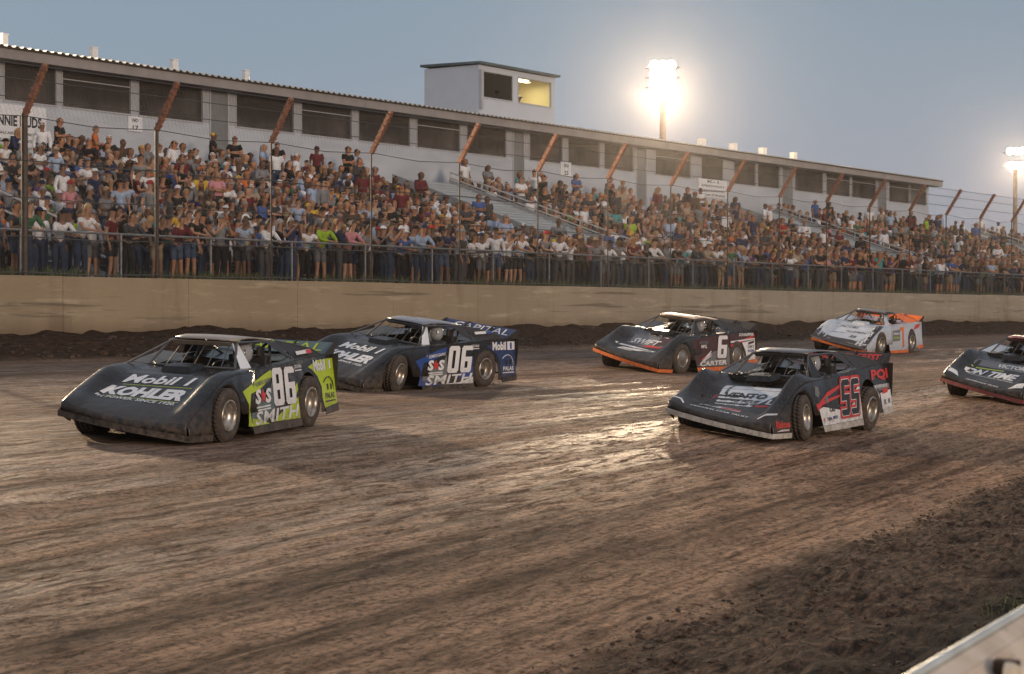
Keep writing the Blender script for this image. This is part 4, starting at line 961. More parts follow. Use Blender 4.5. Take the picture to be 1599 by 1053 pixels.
def race_car(px, Zd, heading, label, body, accent, lip, roof, liv, ground_v=None, steer=.0, roll=0, fly=0, spoiler=None, interior=None, suit=(.05, .05, .06), sail=None, cover=False, rear=None, size=1.0, pitch=0, warp_=.22, lift=0, crest=(.05, 0)):
    """px, py: photo pixel of the left front tyre contact; heading: degrees off the optical axis"""
    WARP[0] = warp_; CREST[:] = crest
    t = (px - 800) / F; p = CAM + (fw + rt * t) * Zd
    hd = -(rt * math.sin(R(heading)) + fw * math.cos(R(heading))); lf = Vector((-hd.y, hd.x, 0))
    o_ = p - (hd * 1.32 + lf * 1.0) * size
    slope = (profile(o_.y + .9) - profile(o_.y - .9)) / 1.8
    car = empty('race_car', (o_.x, o_.y, profile(o_.y)), math.atan2(hd.y, hd.x), label=label, cat='race car', group='late model race cars on the dirt track')
    zrot = car.rotation_euler.z
    # bank with the track, then the car's own roll
    up = Vector((0, -slope, 1)).normalized(); xa = (hd - up * hd.dot(up)).normalized(); ya = up.cross(xa)
    Mx = Matrix((xa, ya, up)).transposed()
    BM = Matrix.Translation((0, 0, lift)) @ Matrix.Rotation(R(pitch), 4, 'Y') @ Matrix.Rotation(R(-roll), 4, 'X')
    car.rotation_euler = Mx.to_euler(); car.scale = (size,) * 3
    acc = accent
    # body shell -----------------------------------------------------------
    xs = [2.33, 2.29, 2.23, 2.16, 2.08, 1.97, 1.85, 1.72, 1.6, 1.48, 1.36, 1.24, 1.12, 1.0, .92, .85, .7, .58, .45]
    ss = [-1, -.97, -.93, -.88, -.83, -.78, -.72, -.65, -.55, -.4, -.2, 0, .2, .4, .55, .65, .72, .78, .83, .88, .93, .97, 1]
    b = MB(); rows = []
    def sx_(x, s): return x - .13 * s * s * smoothstep(1.3, 2.32, x)
    for x in xs:
        row = []
        for s in ss:
            x2 = sx_(x, s); ye = sidey(x2, lerp_tab(ZT, x2)); y = ye * s
            z = topz_(x2, y) - (.018 if abs(s) > .985 else 0)
            row.append(len(b.v)); b.v.append((x2, y, z))
        rows.append(row)
    for r0, r1 in zip(rows, rows[1:]):
        for i in range(len(ss) - 1): b.f.append([r0[i], r1[i], r1[i + 1], r0[i + 1]]); b.m.append(0)
    def archz(x, c=1.32, r=.38, z0=.32):
        q_ = r * r - (x - c) ** 2; return z0 + math.sqrt(q_) if q_ > 0 else .10
    for s, idx in ((1, -1), (-1, 0)):                # nose and fender sides
        prev = None
        for x, row in zip(xs, rows):
            x2, ye, zt = b.v[row[idx]]
            zb = .10 if x2 > 1.70 else (archz(x2) if .945 < x2 else .34)
            zb = min(zb, zt - .03); k = []
            for f in (0, .33, .66, 1):
                z = zt + (zb - zt) * f; yy = s * (sidey(x2, z) + (.02 * math.sin(f * math.pi) if x2 > 1 else 0)); k.append(len(b.v)); b.v.append((x2, yy, z + (warp(x2, yy, z) * f if x2 > 1.7 else 0)))
            if prev:
                for i in range(3):
                    f_ = [prev[i], k[i], k[i + 1], prev[i + 1]]; b.f.append(f_ if s < 0 else f_[::-1]); b.m.append(0)
            prev = k
    # wrap the front face below the leading edge
    row = rows[0]; low = []
    for i in row:
        x, y, z = b.v[i]; low.append(len(b.v)); b.v.append((x - .015, y, .10 + warp(x, y, .1)))
    for i in range(len(ss) - 1): b.f.append([row[i], row[i + 1], low[i + 1], low[i]]); b.m.append(0)
    shell = b.build('nose_and_hood', body, car, True, solid=.008)
    # lip along the bottom of the nose
    b = MB(); pts = [(b_, c_) for b_, c_ in []]
    edge = []
    for s in np.linspace(-1, 1, 15):
        x2 = sx_(2.33, s); edge.append((x2 + .02, sidey(x2, .1) * s))
    edge = [(1.74, -sidey(1.74, .1) - .006)] + [(2.1, -sidey(2.1, .1) - .008)] + edge + [(2.1, sidey(2.1, .1) + .008), (1.74, sidey(1.74, .1) + .006)]
    for (x0, y0), (x1, y1) in zip(edge, edge[1:]): w0, w1 = warp(x0, y0, .1), warp(x1, y1, .1); b.face([(x0, y0, .065 + w0), (x1, y1, .065 + w1), (x1, y1, .14 + w1), (x0, y0, .14 + w0)])
    sm = MB()
    for y_ in (-.60, .60):
        for k in range(12):
            xa_, xb_ = .5 + .1 * k, .6 + .1 * k; sm.face([(xa_, y_ - .004, topz_(xa_, y_ - .004) + .0052), (xb_, y_ - .004, topz_(xb_, y_ - .004) + .0052), (xb_, y_ + .004, topz_(xb_, y_ + .004) + .0052), (xa_, y_ + .004, topz_(xa_, y_ + .004) + .0052)])
    for k in range(12):
        ya_, yb_ = -.6 + .1 * k, -.5 + .1 * k; sm.face([(1.10, ya_, topz_(1.10, ya_) + .0054), (1.108, ya_, topz_(1.108, ya_) + .0054), (1.108, yb_, topz_(1.108, yb_) + .0054), (1.10, yb_, topz_(1.10, yb_) + .0054)])
    sm.build('panel_seam', blackm, shell)
    b.build('nose_lip', lip, car, False, solid=.012)
    # doors, quarters: mirrored side panels --------------------------------
    def panel(name, pts, m, mm, off=0.0, solid=.006, parent=None, sides=(1, -1)):
        out = []
        for s in sides:
            bb = MB(); bb.poly(pts, lambda a, c: (a, s * (sidey(a, c) + off), c)); out.append(bb.build(name, m, parent or car, False, solid=solid))
        return out
    def arc(cx, cz, r, a0, a1, n=9): return [(cx + r * math.cos(R(a)), cz + r * math.sin(R(a))) for a in np.linspace(a0, a1, n)]
    door_o = [(.86, lerp_tab(ZT, .86) - .02), (-.93, lerp_tab(ZT, -.93) - .005)] + [(-.93, .55), (-.93, .28), (-.90, .13), (.68, .13)] + [(.72, .30), (.80, .42), (.90, .45)]
    doors_ = panel('door', door_o, body, None, -.003)
    quarter_o = [(-.935, lerp_tab(ZT, -.935) - .005), (-2.35, lerp_tab(ZT, -2.35)), (-2.35, .24), (-1.83, .20)] + arc(-1.32, .35, .425, 200, 12, 12) + [(-.935, .62)]
    quarters = panel('rear_quarter', quarter_o, rear or body, None, -.003)
    panel('rocker', [(.70, .165), (-.905, .165), (-.90, .075), (.66, .075)], lip, None, .010)
    if lip is not blackm: panel('rocker', [(-1.86, .26), (-2.36, .30), (-2.36, .19), (-1.84, .16)], lip, None, .012)
    # decks ---------------------------------------------------------------
    b = MB()
    def deckz(x, s=1): return lerp_tab(ZT, x) - .008
    X = [.45, .2, -.2, -.6, -.95, -1.4, -1.9, -2.33]
    for x0, x1 in zip(X, X[1:]):
        for s in (1, -1):
            for f0, f1 in ((1.0, .80 if s > 0 else .55), (.55 if s < 0 else .80, .0)):
                if x1 >= -.96 and f1 == 0.0: continue
                y = lambda x, f: s * sidey(x, deckz(x)) * f
                z = lambda x, f: deckz(x) - .05 * (1 - f)
                b.face([(x0, y(x0, f0), z(x0, f0)), (x1, y(x1, f0), z(x1, f0)), (x1, y(x1, f1), z(x1, f1)), (x0, y(x0, f1), z(x0, f1))])
    b.build('deck', rear or body, car, False, solid=.006)
    # passenger side interior panel rising towards the back
    b = MB(); b.face([(.42, -.50, .87), (.42, -.86, .89), (-.5, -.88, 1.01), (-.5, -.52, .97)])
    b.build('interior_panel', interior or innerm, car, False, solid=.004)
    b = MB(); b.box((-1.0, -.70, .14), (.44, .76, .18)); b.box((.44, -.8, .14), (.47, .82, .84)); b.box((-1.03, -.8, .14), (-1.0, .82, .90)); b.box((-1.0, .78, .2), (.44, .80, .84))
    b.box((.5, -.35, .2), (1.3, .35, .60)); b.box((-2.1, -.45, .2), (-1.1, .45, .7)); b.box((-1.0, -.82, .12), (1.5, .82, .135)); b.box((-2.25, -.8, .3), (-1.75, .8, .33))
    b.tube([(1.32, -.9, .33), (1.32, .9, .33)], .05, 8); b.tube([(-1.32, -.9, .35), (-1.32, .9, .35)], .07, 8)
    for s in (1, -1):
        b.box((.9, s * .60 - .01, .14), (1.55, s * .60 + .01, .60)); b.box((-1.8, s * .58 - .01, .16), (-.9, s * .58 + .01, .88))
        b.tube([(.55, s * .5, .3), (1.3, s * .82, .3)], .022, 6)
    b.build('chassis', blackm, car)
    # hood scoop
    b = MB(); b.face([(.86, -.20, .80), (.86, .20, .80), (.83, .18, .885), (.83, -.18, .885)])
    b.face([(.86, -.20, .80), (.83, -.18, .885), (.48, -.20, .915), (.46, -.23, .84)]); b.face([(.86, .20, .80), (.46, .23, .84), (.48, .20, .915), (.83, .18, .885)]); b.face([(.83, -.18, .885), (.83, .18, .885), (.48, .20, .915), (.48, -.20, .915)])
    b.build('hood_scoop', body, car, False, solid=.006)
    # roof -----------------------------------------------------------------
    rf_, rr_, rx0, rx1, rw0, rw1 = 1.215, 1.205, .12, -1.02, .43, .52
    b = MB(); nx = 7; ny = 7; g_ = []
    for i in range(nx):
        f = i / (nx - 1); x = rx0 + (rx1 - rx0) * f; hw = rw0 + (rw1 - rw0) * f
        g_.append([])
        for k in range(ny):
            s = -1 + 2 * k / (ny - 1); z = rf_ + (rr_ - rf_) * f + .035 * math.sin(math.pi * min(1, f * 1.15 + .05)) - .012 * s * s
            g_[-1].append(len(b.v)); b.v.append((x + .04 * (1 - s * s) * (1 - f), hw * s + .05 * (1 - f), z))
    for i in range(nx - 1):
        for k in range(ny - 1): b.f.append([g_[i][k], g_[i + 1][k], g_[i + 1][k + 1], g_[i][k + 1]]); b.m.append(0)
    ro = b.build('roof', roof, car, True, solid=.022, off=-1)
    b = MB(); b.face([(rx0 + .02, -rw0, rf_ - .02), (rx0 + .02, rw0, rf_ - .02), (rx0 - .06, rw0 - .03, rf_ - .075), (rx0 - .06, -rw0 + .03, rf_ - .075)]); b.build('sun_visor', roof, car, False, solid=.004)
    # left A pillar plate, right long strut, screen bars
    b = MB(); b.face([(.40, .70, .87), (.30, .80, .89), (-.04, rw0 + .01, rf_ - .03), (.07, rw0 - .02, rf_ - .03)]); b.build('windscreen_pillar', white if liv in ('86', '06') else body, car, False, solid=.012)
    b = MB(); b.tube([(.72, -.80, .86), (.09, -rw0 + .02, rf_ - .015)], .016, 6); b.build('windscreen_pillar', cage_m, car)
    b = MB()
    for k in range(5): y = -.30 + .17 * k; b.tube([(.44, y * 1.15, .87), (.06, y, rf_ - .05)], .007, 5)
    b.tube([(.25, -.62, .885), (.44, -.45, .875), (.44, .62, .875)], .018, 6)
    b.build('windscreen_bars', cage_m, car)
    # cage
    b = MB()
    cg = [(.05, .47, 1.19), (-.95, .50, 1.19), (-.95, -.50, 1.19), (.05, -.47, 1.19)]
    for a, c_ in zip(cg, cg[1:] + cg[:1]): b.tube([a, c_], .02, 6)
    for s in (1, -1):
        b.tube([(.42, s * .62, .2), (.40, s * .62, .86), (.05, s * .47, 1.19)], .02, 6); b.tube([(-.85, s * .60, .2), (-.85, s * .56, .9), (-.95, s * .50, 1.19)], .02, 6)
        b.tube([(-.95, s * .50, 1.18), (-1.75, s * .50, .90)], .02, 6)
    b.tube([(-.93, .50, 1.18), (-.86, -.55, .3)], .02, 6); b.tube([(.40, .66, .55), (-.85, .66, .52)], .022, 6); b.tube([(.40, .66, .35), (-.85, .66, .33)], .022, 6)
    b.tube([(.41, -.6, .8), (.41, .6, .8)], .018, 6)
    b.build('roll_cage', cage_m, car)
    # rear sail panels: dark triangular plates with a hoop edge
    sl = sail or blackm
    for s in (1, -1):
        b = MB(); P3 = [(-.62, s * .57, 1.19), (-1.02, s * .56, 1.19), (-1.35, s * .64, 1.15), (-1.72, s * .78, 1.08), (-2.0, s * .84, .985), (-1.55, s * .84, .965), (-1.1, s * .82, .955)]
        b.face([P3[1], P3[2], P3[6]]); b.face([P3[2], P3[3], P3[5], P3[6]]); b.face([P3[3], P3[4], P3[5]]); b.face([P3[0], P3[1], (-1.06, s * .80, .96), (-.98, s * .80, .955)])
        so_ = b.build('sail_panel', sl, car, False, solid=.005)
        b = MB(); b.tube([P3[1], P3[2], P3[3], P3[4]], .012, 6); b.build('sail_hoop', cage_m, so_)
    # spoiler --------------------------------------------------------------
    b = MB(); b.face([(-2.20, -.88, .985), (-2.20, .88, .985), (-2.40, .88, 1.145), (-2.40, -.88, 1.145)]); sp_ = b.build('spoiler', spoiler or blackm, car, False, solid=.006)
    for y in (-.88, -.3, .3, .88):
        b = MB(); b.face([(-1.98, y, .985), (-2.34, y, .985), (-2.44, y, 1.155), (-2.36, y, 1.16)]); b.build('spoiler_brace', blackm, sp_, False, solid=.008)
    b = MB(); b.box((-2.36, -.95, .45), (-2.34, .95, .99)); b.build('rear_panel', blackm, car)
    # seat, wheel, steering
    b = MB(); b.box((-.72, .02, .22), (-.22, .58, .34)); b.box((-.82, .02, .3), (-.68, .58, 1.0)); b.box((-.82, .10, .98), (-.64, .16, 1.12)); b.box((-.82, .44, .98), (-.64, .50, 1.12)); b.build('seat', blackm, car, bevel=.02)
    b = MB(); Ms = Matrix.Translation((.02, .30, .80)) @ Matrix.Rotation(R(-65), 4, 'Y')
    ring = [tuple(Ms @ Vector((.17 * math.cos(a), .17 * math.sin(a), 0))) for a in np.linspace(0, 2 * math.pi, 19)]; b.tube(ring, .014, 6, cap=False); b.tube([tuple(Ms @ Vector((-.17, 0, 0))), tuple(Ms @ Vector((.17, 0, 0)))], .01, 5); b.tube([(.02, .3, .8), (.42, .3, .7)], .018, 6); b.build('steering_wheel', blackm, car)
    wheel(car, 1.32, .86, .33, .29, steer, 1, cover); wheel(car, 1.32, -.86, .335, .29, steer, -1); wheel(car, -1.32, .84, .345, .33, 0, 1, cover); wheel(car, -1.32, -.84, .35, .33, 0, -1)
    # lettering and livery helpers
    def side_text(s, x0, z0, w_, h_, m, bold=.03, shear=0, off=.008, rise=0.0, spacing=1, name='lettering', par=None):
        return lettering(name, s, lambda a, c: (x0 - a * w_, sidey(x0 - a * w_, z0 + c * h_ + rise * a) + off, z0 + c * h_ + rise * a), m, par or doors_[0], bold, shear, spacing)
    def hood_text(s, x0, y0, w_, l_, m, bold=.03, shear=0, off=.010, yaw=0.0, name='lettering'):
        def fn(a, c):
            x = x0 - c * l_; y = y0 + a * w_; return (x, y, topz_(x, y) + off)
        return lettering(name, s, fn, m, shell, bold, shear)
    def hood_poly(pts, m, off=.006, name='livery_panel'):
        tb = bmesh.new(); vv = [tb.verts.new((a, c_, 0)) for a, c_ in pts]
        for t_ in tessellate_polygon([[Vector((a, c_, 0)) for a, c_ in pts]]): tb.faces.new([vv[i] for i in t_])
        x0_, x1_ = min(p[0] for p in pts), max(p[0] for p in pts); y0_, y1_ = min(p[1] for p in pts), max(p[1] for p in pts)
        for xx in np.arange(x0_ + .07, x1_, .07): bmesh.ops.bisect_plane(tb, geom=tb.verts[:] + tb.edges[:] + tb.faces[:], plane_co=(xx, 0, 0), plane_no=(1, 0, 0))
        for yy in np.arange(y0_ + .07, y1_, .07): bmesh.ops.bisect_plane(tb, geom=tb.verts[:] + tb.edges[:] + tb.faces[:], plane_co=(0, yy, 0), plane_no=(0, 1, 0))
        for v_ in tb.verts: v_.co.z = topz_(v_.co.x, v_.co.y) + off
        me_ = bpy.data.meshes.new(name); tb.to_mesh(me_); tb.free(); return link(name, me_, shell, (m,))
    def side_poly(pts, m, off=.005, name='livery_stripe', par=None):
        bb = MB(); bb.poly(pts, lambda a, c: (a, sidey(a, c) + off, c)); return bb.build(name, m, par or doors_[0])
    def roof_poly(pts, m, name='livery_panel'):
        bb = MB()
        def fz(x, y):
            f = (x - rx0) / (rx1 - rx0); s = y / .54; return rf_ + (rr_ - rf_) * f + .035 * math.sin(math.pi * min(1, f * 1.15 + .05)) - .012 * s * s + .006
        bb.poly(pts, lambda a, c: (a, c, fz(a, c))); return bb.build(name, m, ro)
    def spoiler_text(s, y0, w_, m, h0=.15, h1=.85, bold=.03, shear=0):
        return lettering('lettering', s, lambda a, c: (-2.20 - .20 * (h0 + (h1 - h0) * c) + .008, y0 + a * w_, .985 + .16 * (h0 + (h1 - h0) * c) + .008), m, sp_, bold, shear)
    def sail_poly(pts, m, off=.007, name='sticker'):
        bb = MB(); bb.poly(pts, lambda a, c: (a, .70 + (1.08 - c) * .75 + .12 * (-a - 1.3) * .0 + .05, c)); return bb.build(name, m, car)
    def block_number(s_, x0, z0, w_, h_, m, off, grow=0.0, lean=0.0, tx=.37, tz=.17, gap=.06, chamf=.5):
        BITS = {'8': ('111', '101', '111', '101', '111'), '6': ('111', '100', '111', '101', '111'), '0': ('111', '101', '101', '101', '111'), '5': ('111', '100', '111', '001', '111'), '1': ('110', '010', '010', '010', '010')}
        n = len(s_); cw = (w_ - gap * (n - 1)) / n; bb = MB(); step = 0
        rowz = [1, 1 - tz, .5 + tz / 2, .5 - tz / 2, tz, 0]; colx = [0, tx, 1 - tx, 1]
        for i, ch in enumerate(s_):
            for r_ in range(5):
                for c_ in range(3):
                    if BITS[ch][r_][c_] != '1': continue
                    a0, a1, z1, z0_ = colx[c_] * cw - grow, colx[c_ + 1] * cw + grow, rowz[r_] * h_ + grow, rowz[r_ + 1] * h_ - grow
                    pts = [(a0, z0_), (a1, z0_), (a1, z1), (a0, z1)]; k = min(tz * h_, tx * cw) * chamf
                    if r_ == 0 and c_ == 0: pts = [(a0, z0_), (a1, z0_), (a1, z1), (a0 + k, z1), (a0, z1 - k)]
                    if r_ == 0 and c_ == 2: pts = [(a0, z0_), (a1, z0_), (a1, z1 - k), (a1 - k, z1), (a0, z1)]
                    if r_ == 4 and c_ == 0: pts = [(a0 + k, z0_), (a1, z0_), (a1, z1), (a0, z1), (a0, z0_ + k)]
                    if r_ == 4 and c_ == 2: pts = [(a0, z0_), (a1 - k, z0_), (a1, z0_ + k), (a1, z1), (a0, z1)]
                    step += 1; oo = off + (step * .00018 if grow else 0)
                    def fn(a, c, oo=oo, i=i):
                        x = x0 - (i * (cw + gap) + a + lean * c); return (x, sidey(x, z0 + c) + oo, z0 + c)
                    bb.poly(pts, fn)
        return bb.build('door_number', m, doors_[0])
    # driver ---------------------------------------------------------------
    bb = MB(); B = Vector((-.52, .30, .40)); 
    pt = [(-.50, .30, .42, .13, .12), (-.54, .30, .62, .14, .12), (-.57, .30, .80, .17, .12), (-.56, .30, .92, .06), (-.54, .30, .99, .085)]
    ed = [(0, 1), (1, 2), (2, 3), (3, 4)]
    for s in (-1, 1):
        a = len(pt); pt += [(-.56, .30 + s * .20, .86, .065), (-.38, .30 + s * .27, .66, .05), (-.12, .30 + s * .17, .76, .038), (-.03, .30 + s * .15, .80, .036)]
        ed += [(2, a), (a, a + 1), (a + 1, a + 2), (a + 2, a + 3)]
        a = len(pt); pt += [(-.44, .30 + s * .11, .42, .09), (-.02, .30 + s * .14, .50, .07), (.30, .30 + s * .12, .28, .05), (.36, .30 + s * .12, .26, .045)]
        ed += [(0, a), (a, a + 1), (a + 1, a + 2), (a + 2, a + 3)]
    add(bb, skin_data(pt, ed, 1))
    for s in (-1, 1):
        for k in range(4): add(bb, skin_data([(-.03 + .0, .30 + s * .15 + (k - 1.5) * .018, .825 + .0, .010), (.015, .30 + s * .15 + (k - 1.5) * .018, .83, .010), (.02, .30 + s * .15 + (k - 1.5) * .018, .80 - .003 * k, .009)], [(0, 1), (1, 2)], 0))
        add(bb, skin_data([(-.04, .30 + s * .115, .81, .012), (-.005, .30 + s * .10, .805, .011)], [(0, 1)], 0))
    dr = bb.build('person', suit_m, None, True); dr.color = (*suit, 1); dr.matrix_world = Matrix.LocRotScale(car.location, car.rotation_euler, car.scale) @ BM
    for ch_ in [o__ for o__ in col.objects if o__.parent is car and not o__.name.startswith('wheel')]: ch_.matrix_local = BM
    tag(dr, 'driver in helmet and dark race suit inside the ' + liv_name(liv) + ' car', 'person', 'race car drivers')
    bb = MB(); bb.lathe([(.001, -.15), (.07, -.14), (.115, -.09), (.135, -.01), (.13, .06), (.10, .115), (.05, .145), (.001, .15)], 18, Matrix.Translation((-.53, .30, 1.03)) @ Matrix.Rotation(R(90), 4, 'X') @ Matrix.Scale(-1, 4, (0, 1, 0))); hh = bb.build('helmet', helm_m, dr, True)
    bb = MB(); bb.poly([(-.09, -.035), (.09, -.035), (.09, .035), (-.09, .035)], lambda a, c: (-.53 + math.sqrt(max(.001, .141 ** 2 - a * a * 1.05)), .30 + a, 1.045 + c)); bb.build('visor', visor_m, hh)
    return dict(bn=block_number, car=car, st=side_text, ht=hood_text, hp=hood_poly, sp=side_poly, rp=roof_poly, spt=spoiler_text, door=doors_[0], quarter=quarters[0], shell=shell, roof=ro)
def liv_name(l): return {'86': 'black and lime number 86', '06': 'black and blue number 06', '6': 'dark maroon number 6', '55': 'black and white number 55', '1': 'white and orange number 1', 'on': 'last black'}[l]

white = paint('vinyl_white', (.78, .76, .75), .4, .18, speck=.25); lime = paint('vinyl_lime', (.47, .60, .012), .4, .22, speck=.3)
blue = paint('vinyl_blue', (.010, .055, .26), .4, .25, speck=.3); darkblue = paint('vinyl_dark_blue', (.012, .035, .12), .4, .25, speck=.3)
orange = paint('vinyl_orange', (.85, .16, .012), .45, .2, speck=.3); red = paint('vinyl_red', (.60, .03, .025), .4, .2, speck=.3)
maroon = paint('vinyl_maroon', (.050, .010, .011), .4, .3, speck=.4); vgrey = paint('vinyl_grey', (.16, .16, .165), .4, .3, speck=.3); teal = paint('vinyl_teal_grey', (.10, .15, .16), .4, .3, speck=.3)
blk = paint('body_black', (.008, .009, .011), .24, .16, speck=.3, spec=.36); blk2 = paint('body_charcoal', (.009, .009, .011), .24, .18, speck=.8, spec=.36); wbody = paint('body_white', (.50, .53, .58), .35, .25, speck=.3, coat=.2)
tanroof = paint('roof_tan', (.72, .55, .42), .35, .3, speck=.3); dirtywhite = paint('muddy_white', (.60, .56, .50), .5, .75, speck=.8); roof86 = paint('roof_pale', (.34, .30, .26), .3, .3, speck=.3); roof06 = paint('roof_blue_grey', (.20, .22, .27), .3, .25, speck=.3); dred = paint('skirt_dark_red', (.20, .012, .02), .45, .3); silver = paint('roof_silver', (.17, .17, .18), .3, .3, metal=.3, speck=.3); redroof = paint('roof_plum', (.24, .08, .09), .35, .3)
def star(cx, cz, r, n=5, r2=.42):
    return [(cx + r * (1 if k % 2 == 0 else r2) * math.sin(math.pi * k / n), cz + r * (1 if k % 2 == 0 else r2) * math.cos(math.pi * k / n)) for k in range(2 * n)]
def smith(car, acc, num, bg, low):
    st, sp, ht, hp, q_ = car['st'], car['sp'], car['ht'], car['hp'], car['quarter']
    sp([(.86, .62), (.20, .80), (-.08, .86), (-.08, .76), (.35, .62), (.62, .58), (.80, .18), (.68, .17), (.72, .45)], acc)
    sp([(.62, .56), (.10, .50), (.02, .60), (-.08, .72), (-.08, .26), (.60, .20), (.68, .26)], bg, .004)
    sp([(.69, .17), (.66, .27), (.30, .22), (.15, .175)], acc, .0055); sp([(-.88, .18), (-.88, .46), (-.70, .40), (-.30, .30), (.05, .19)] if num == '86' else [(-.88, .18), (-.88, .30), (-.45, .21), (.05, .185)], acc if num == '86' else white, .0055)
    if num == '06': sp([(-.88, .30), (-.88, .50), (-.60, .42), (-.30, .33), (-.5, .28)], blue, .0062)
    sp([(-.72, .40), (-.90, .56), (-.90, .66), (-.72, .52)], acc, .0048)
    car['bn'](num, -.06, .385, .74, .49, white, .011, 0, .22 if num == '06' else .04)
    st('SMITH', .60, .178, 1.46, .165, white, .022, .25, .012, .03, 1.05)
    st('S', .52, .44, .20, .19, white, .05, .2, .011); st('S', .20, .44, .20, .19, white, .05, .2, .011)
    bb = MB(); bb.poly(star(.265, .535, .10, 5, .5), lambda a, c: (a, sidey(a, c) + .014, c)); bb.build('star_logo', red, car['door'])
    for k in range(2): sp([(.50 - .02 * k, .405 - .035 * k), (.06, .415 - .035 * k), (.06, .395 - .035 * k), (.50 - .02 * k, .385 - .035 * k)], white, .0095, 'logo_bar')
    st('ELEMENTS GRAPHX', .46, .66, .50, .055, vgrey if num == '86' else white, .02, .1, .009, .05)
    sp(star(.52, .70, .05, 4, .4), vgrey, .009, 'emblem')
    st('CROWN', -.84, .84, .26, .05, white, .02, .2, .009, 0, 1, par=q_); sp([(-.86, .82), (-1.1, .825), (-1.1, .81), (-.86, .805)], white, .009, 'logo_bar', q_)
    # quarter panel
    sp([(-1.35, .84), (-1.72, .92), (-2.34, .93), (-2.34, .26), (-1.86, .22), (-1.79, .40), (-1.80, .55), (-1.68, .70), (-1.50, .80)], low, .0045, 'livery_panel', q_)
    st('Mobil', -1.55, .77, .46, .16, white, .04, 0, .010, .0, par=q_); sp([(-2.06, .77), (-2.31, .775), (-2.31, .93), (-2.06, .93)], white if num == '06' else lime, .009, 'logo_box', q_); st('1', -2.15, .79, .06, .12, blue if num == '06' else white, .04, 0, .013, par=q_)
    bb = MB(); m2 = white if num == '06' else blk
    bb.tube([(-1.92 + .0 - .22 * math.cos(a) - .12, sidey(-2, .6) + .012, .46 + .22 * math.sin(a)) for a in np.linspace(-.2, 2.4, 9)], .008, 4); bb.build('arch_logo', m2, q_)
    for x in (-2.03, -2.16): sp([(x + .03, .50), (x - .03, .50), (x - .03, .58), (x + .03, .58)], blk, .009, 'logo_block', q_)
    st('PALAS', -1.90, .38, .36, .08, m2, .03, 0, .010, par=q_); sp([(-1.88, .35), (-2.28, .355), (-2.28, .335), (-1.88, .33)], m2, .009, 'logo_bar', q_)
    # hood
    ht('Mobil 1', 1.33, -.50, .96, .20, white, .03, .25)
    ht('KOHLER', 1.71, -.60, 1.10, .28, white, .06, .15)
    ht('IN POWER. SINCE 1920.', 1.83, -.60, 1.08, .075, white, .02, .1)
    if num == '86':
        hp([(1.375, -.46), (1.375, .60), (1.365, .60), (1.365, -.46)], lime, .005, 'pinstripe'); hp([(1.74, -.5), (1.74, .58), (1.73, .58), (1.73, -.5)], lime, .005, 'pinstripe')
    car['spt']('CAPITAL', -.62, 1.35, lime if num == '86' else white, .2, .85, .0, .1)
    car['rp']([(-.05, -.25), (-.05, .12), (-.5, .2), (-.5, -.18)], white, 'roof_sticker')
    bb = MB(); bb.poly([(-1.12, .985), (-1.66, 1.0), (-1.66, 1.05), (-1.12, 1.03)], lambda a, c: (a, .855 - (c - .96) * .5, c)); bb.build('sticker', white, car['car'])
    bb = MB(); bb.poly([(-1.48, .99), (-1.66, 1.0), (-1.66, 1.05), (-1.48, 1.04)], lambda a, c: (a, .862 - (c - .96) * .5, c)); bb.build('sticker', red if num == '86' else blue, car['car'])

CARS = []
c = race_car(358, 23.8, 16.5, 'leading black race car with lime green door flashes and white number 86', blk, lime, blk, roof86, '86', steer=-.02, spoiler=teal, rear=blk, roll=.5, pitch=0, lift=-.02, warp_=.23); smith(c, lime, '86', teal, lime); CARS.append(c)
c = race_car(623, 34.3, 35, 'black race car with blue door flashes and white number 06 running second', blk, white, blk, roof06, '06', steer=-.28, spoiler=darkblue, roll=3.5, lift=-.03); smith(c, blue, '06', vgrey, darkblue); CARS.append(c)

c = race_car(1066, 43.5, 34, 'dark maroon race car number 6 with orange skirts and a pale tan roof', blk2, maroon, orange, tanroof, '6', steer=-.10, cover=True, roll=3, warp_=.26, crest=(.10, .04)); CARS.append(c)
st, sp, ht, hp, q_ = c['st'], c['sp'], c['ht'], c['hp'], c['quarter']
sp([(.84, .80), (-.92, .92), (-.92, .50), (.1, .30), (.70, .20), (.74, .30), (.86, .50)], maroon, .0045, 'livery_panel')
sp([(.66, .20), (.05, .50), (-.92, .60), (-.92, .18)], vgrey, .006); sp([(.62, .24), (.2, .46), (-.10, .52), (.10, .36)], maroon, .0075); sp([(.50, .34), (.05, .50), (.0, .46), (.3, .34)], red, .0085)
for k in range(3): sp([(.55 - .1 * k, .27 + .05 * k), (.0, .44 + .05 * k), (-.02, .42 + .05 * k), (.5 - .1 * k, .25 + .05 * k)], white, .0095)
c['bn']('6', -.28, .36, .46, .52, maroon, .010, .03, .2); c['bn']('6', -.28, .36, .46, .52, white, .015, 0, .2)
st('CARTER', .55, .19, 1.30, .11, white, .04, .2, .011, .02)
sp([(.62, .58), (.60, .78), (.05, .80), (.03, .60)], maroon, .009, 'logo_box'); st('KEYSER', .55, .70, .42, .06, vgrey, .03, 0, .013); st('MFG.', .47, .60, .28, .08, white, .03, 0, .013)
sp([(-.94, .90), (-2.33, .92), (-2.33, .78), (-.94, .62)], maroon, .0045, 'livery_panel', q_)
sp([(-1.0, .66), (-2.33, .88), (-2.33, .84), (-1.0, .60)], red, .0065, 'livery_stripe', q_); sp([(-1.0, .74), (-2.33, .80), (-2.33, .77), (-1.0, .70)], white, .0072, 'livery_stripe', q_)
sp([(-1.62, .70), (-2.33, .76), (-2.33, .30), (-1.86, .27), (-1.79, .5)], white, .0052, 'livery_panel', q_)
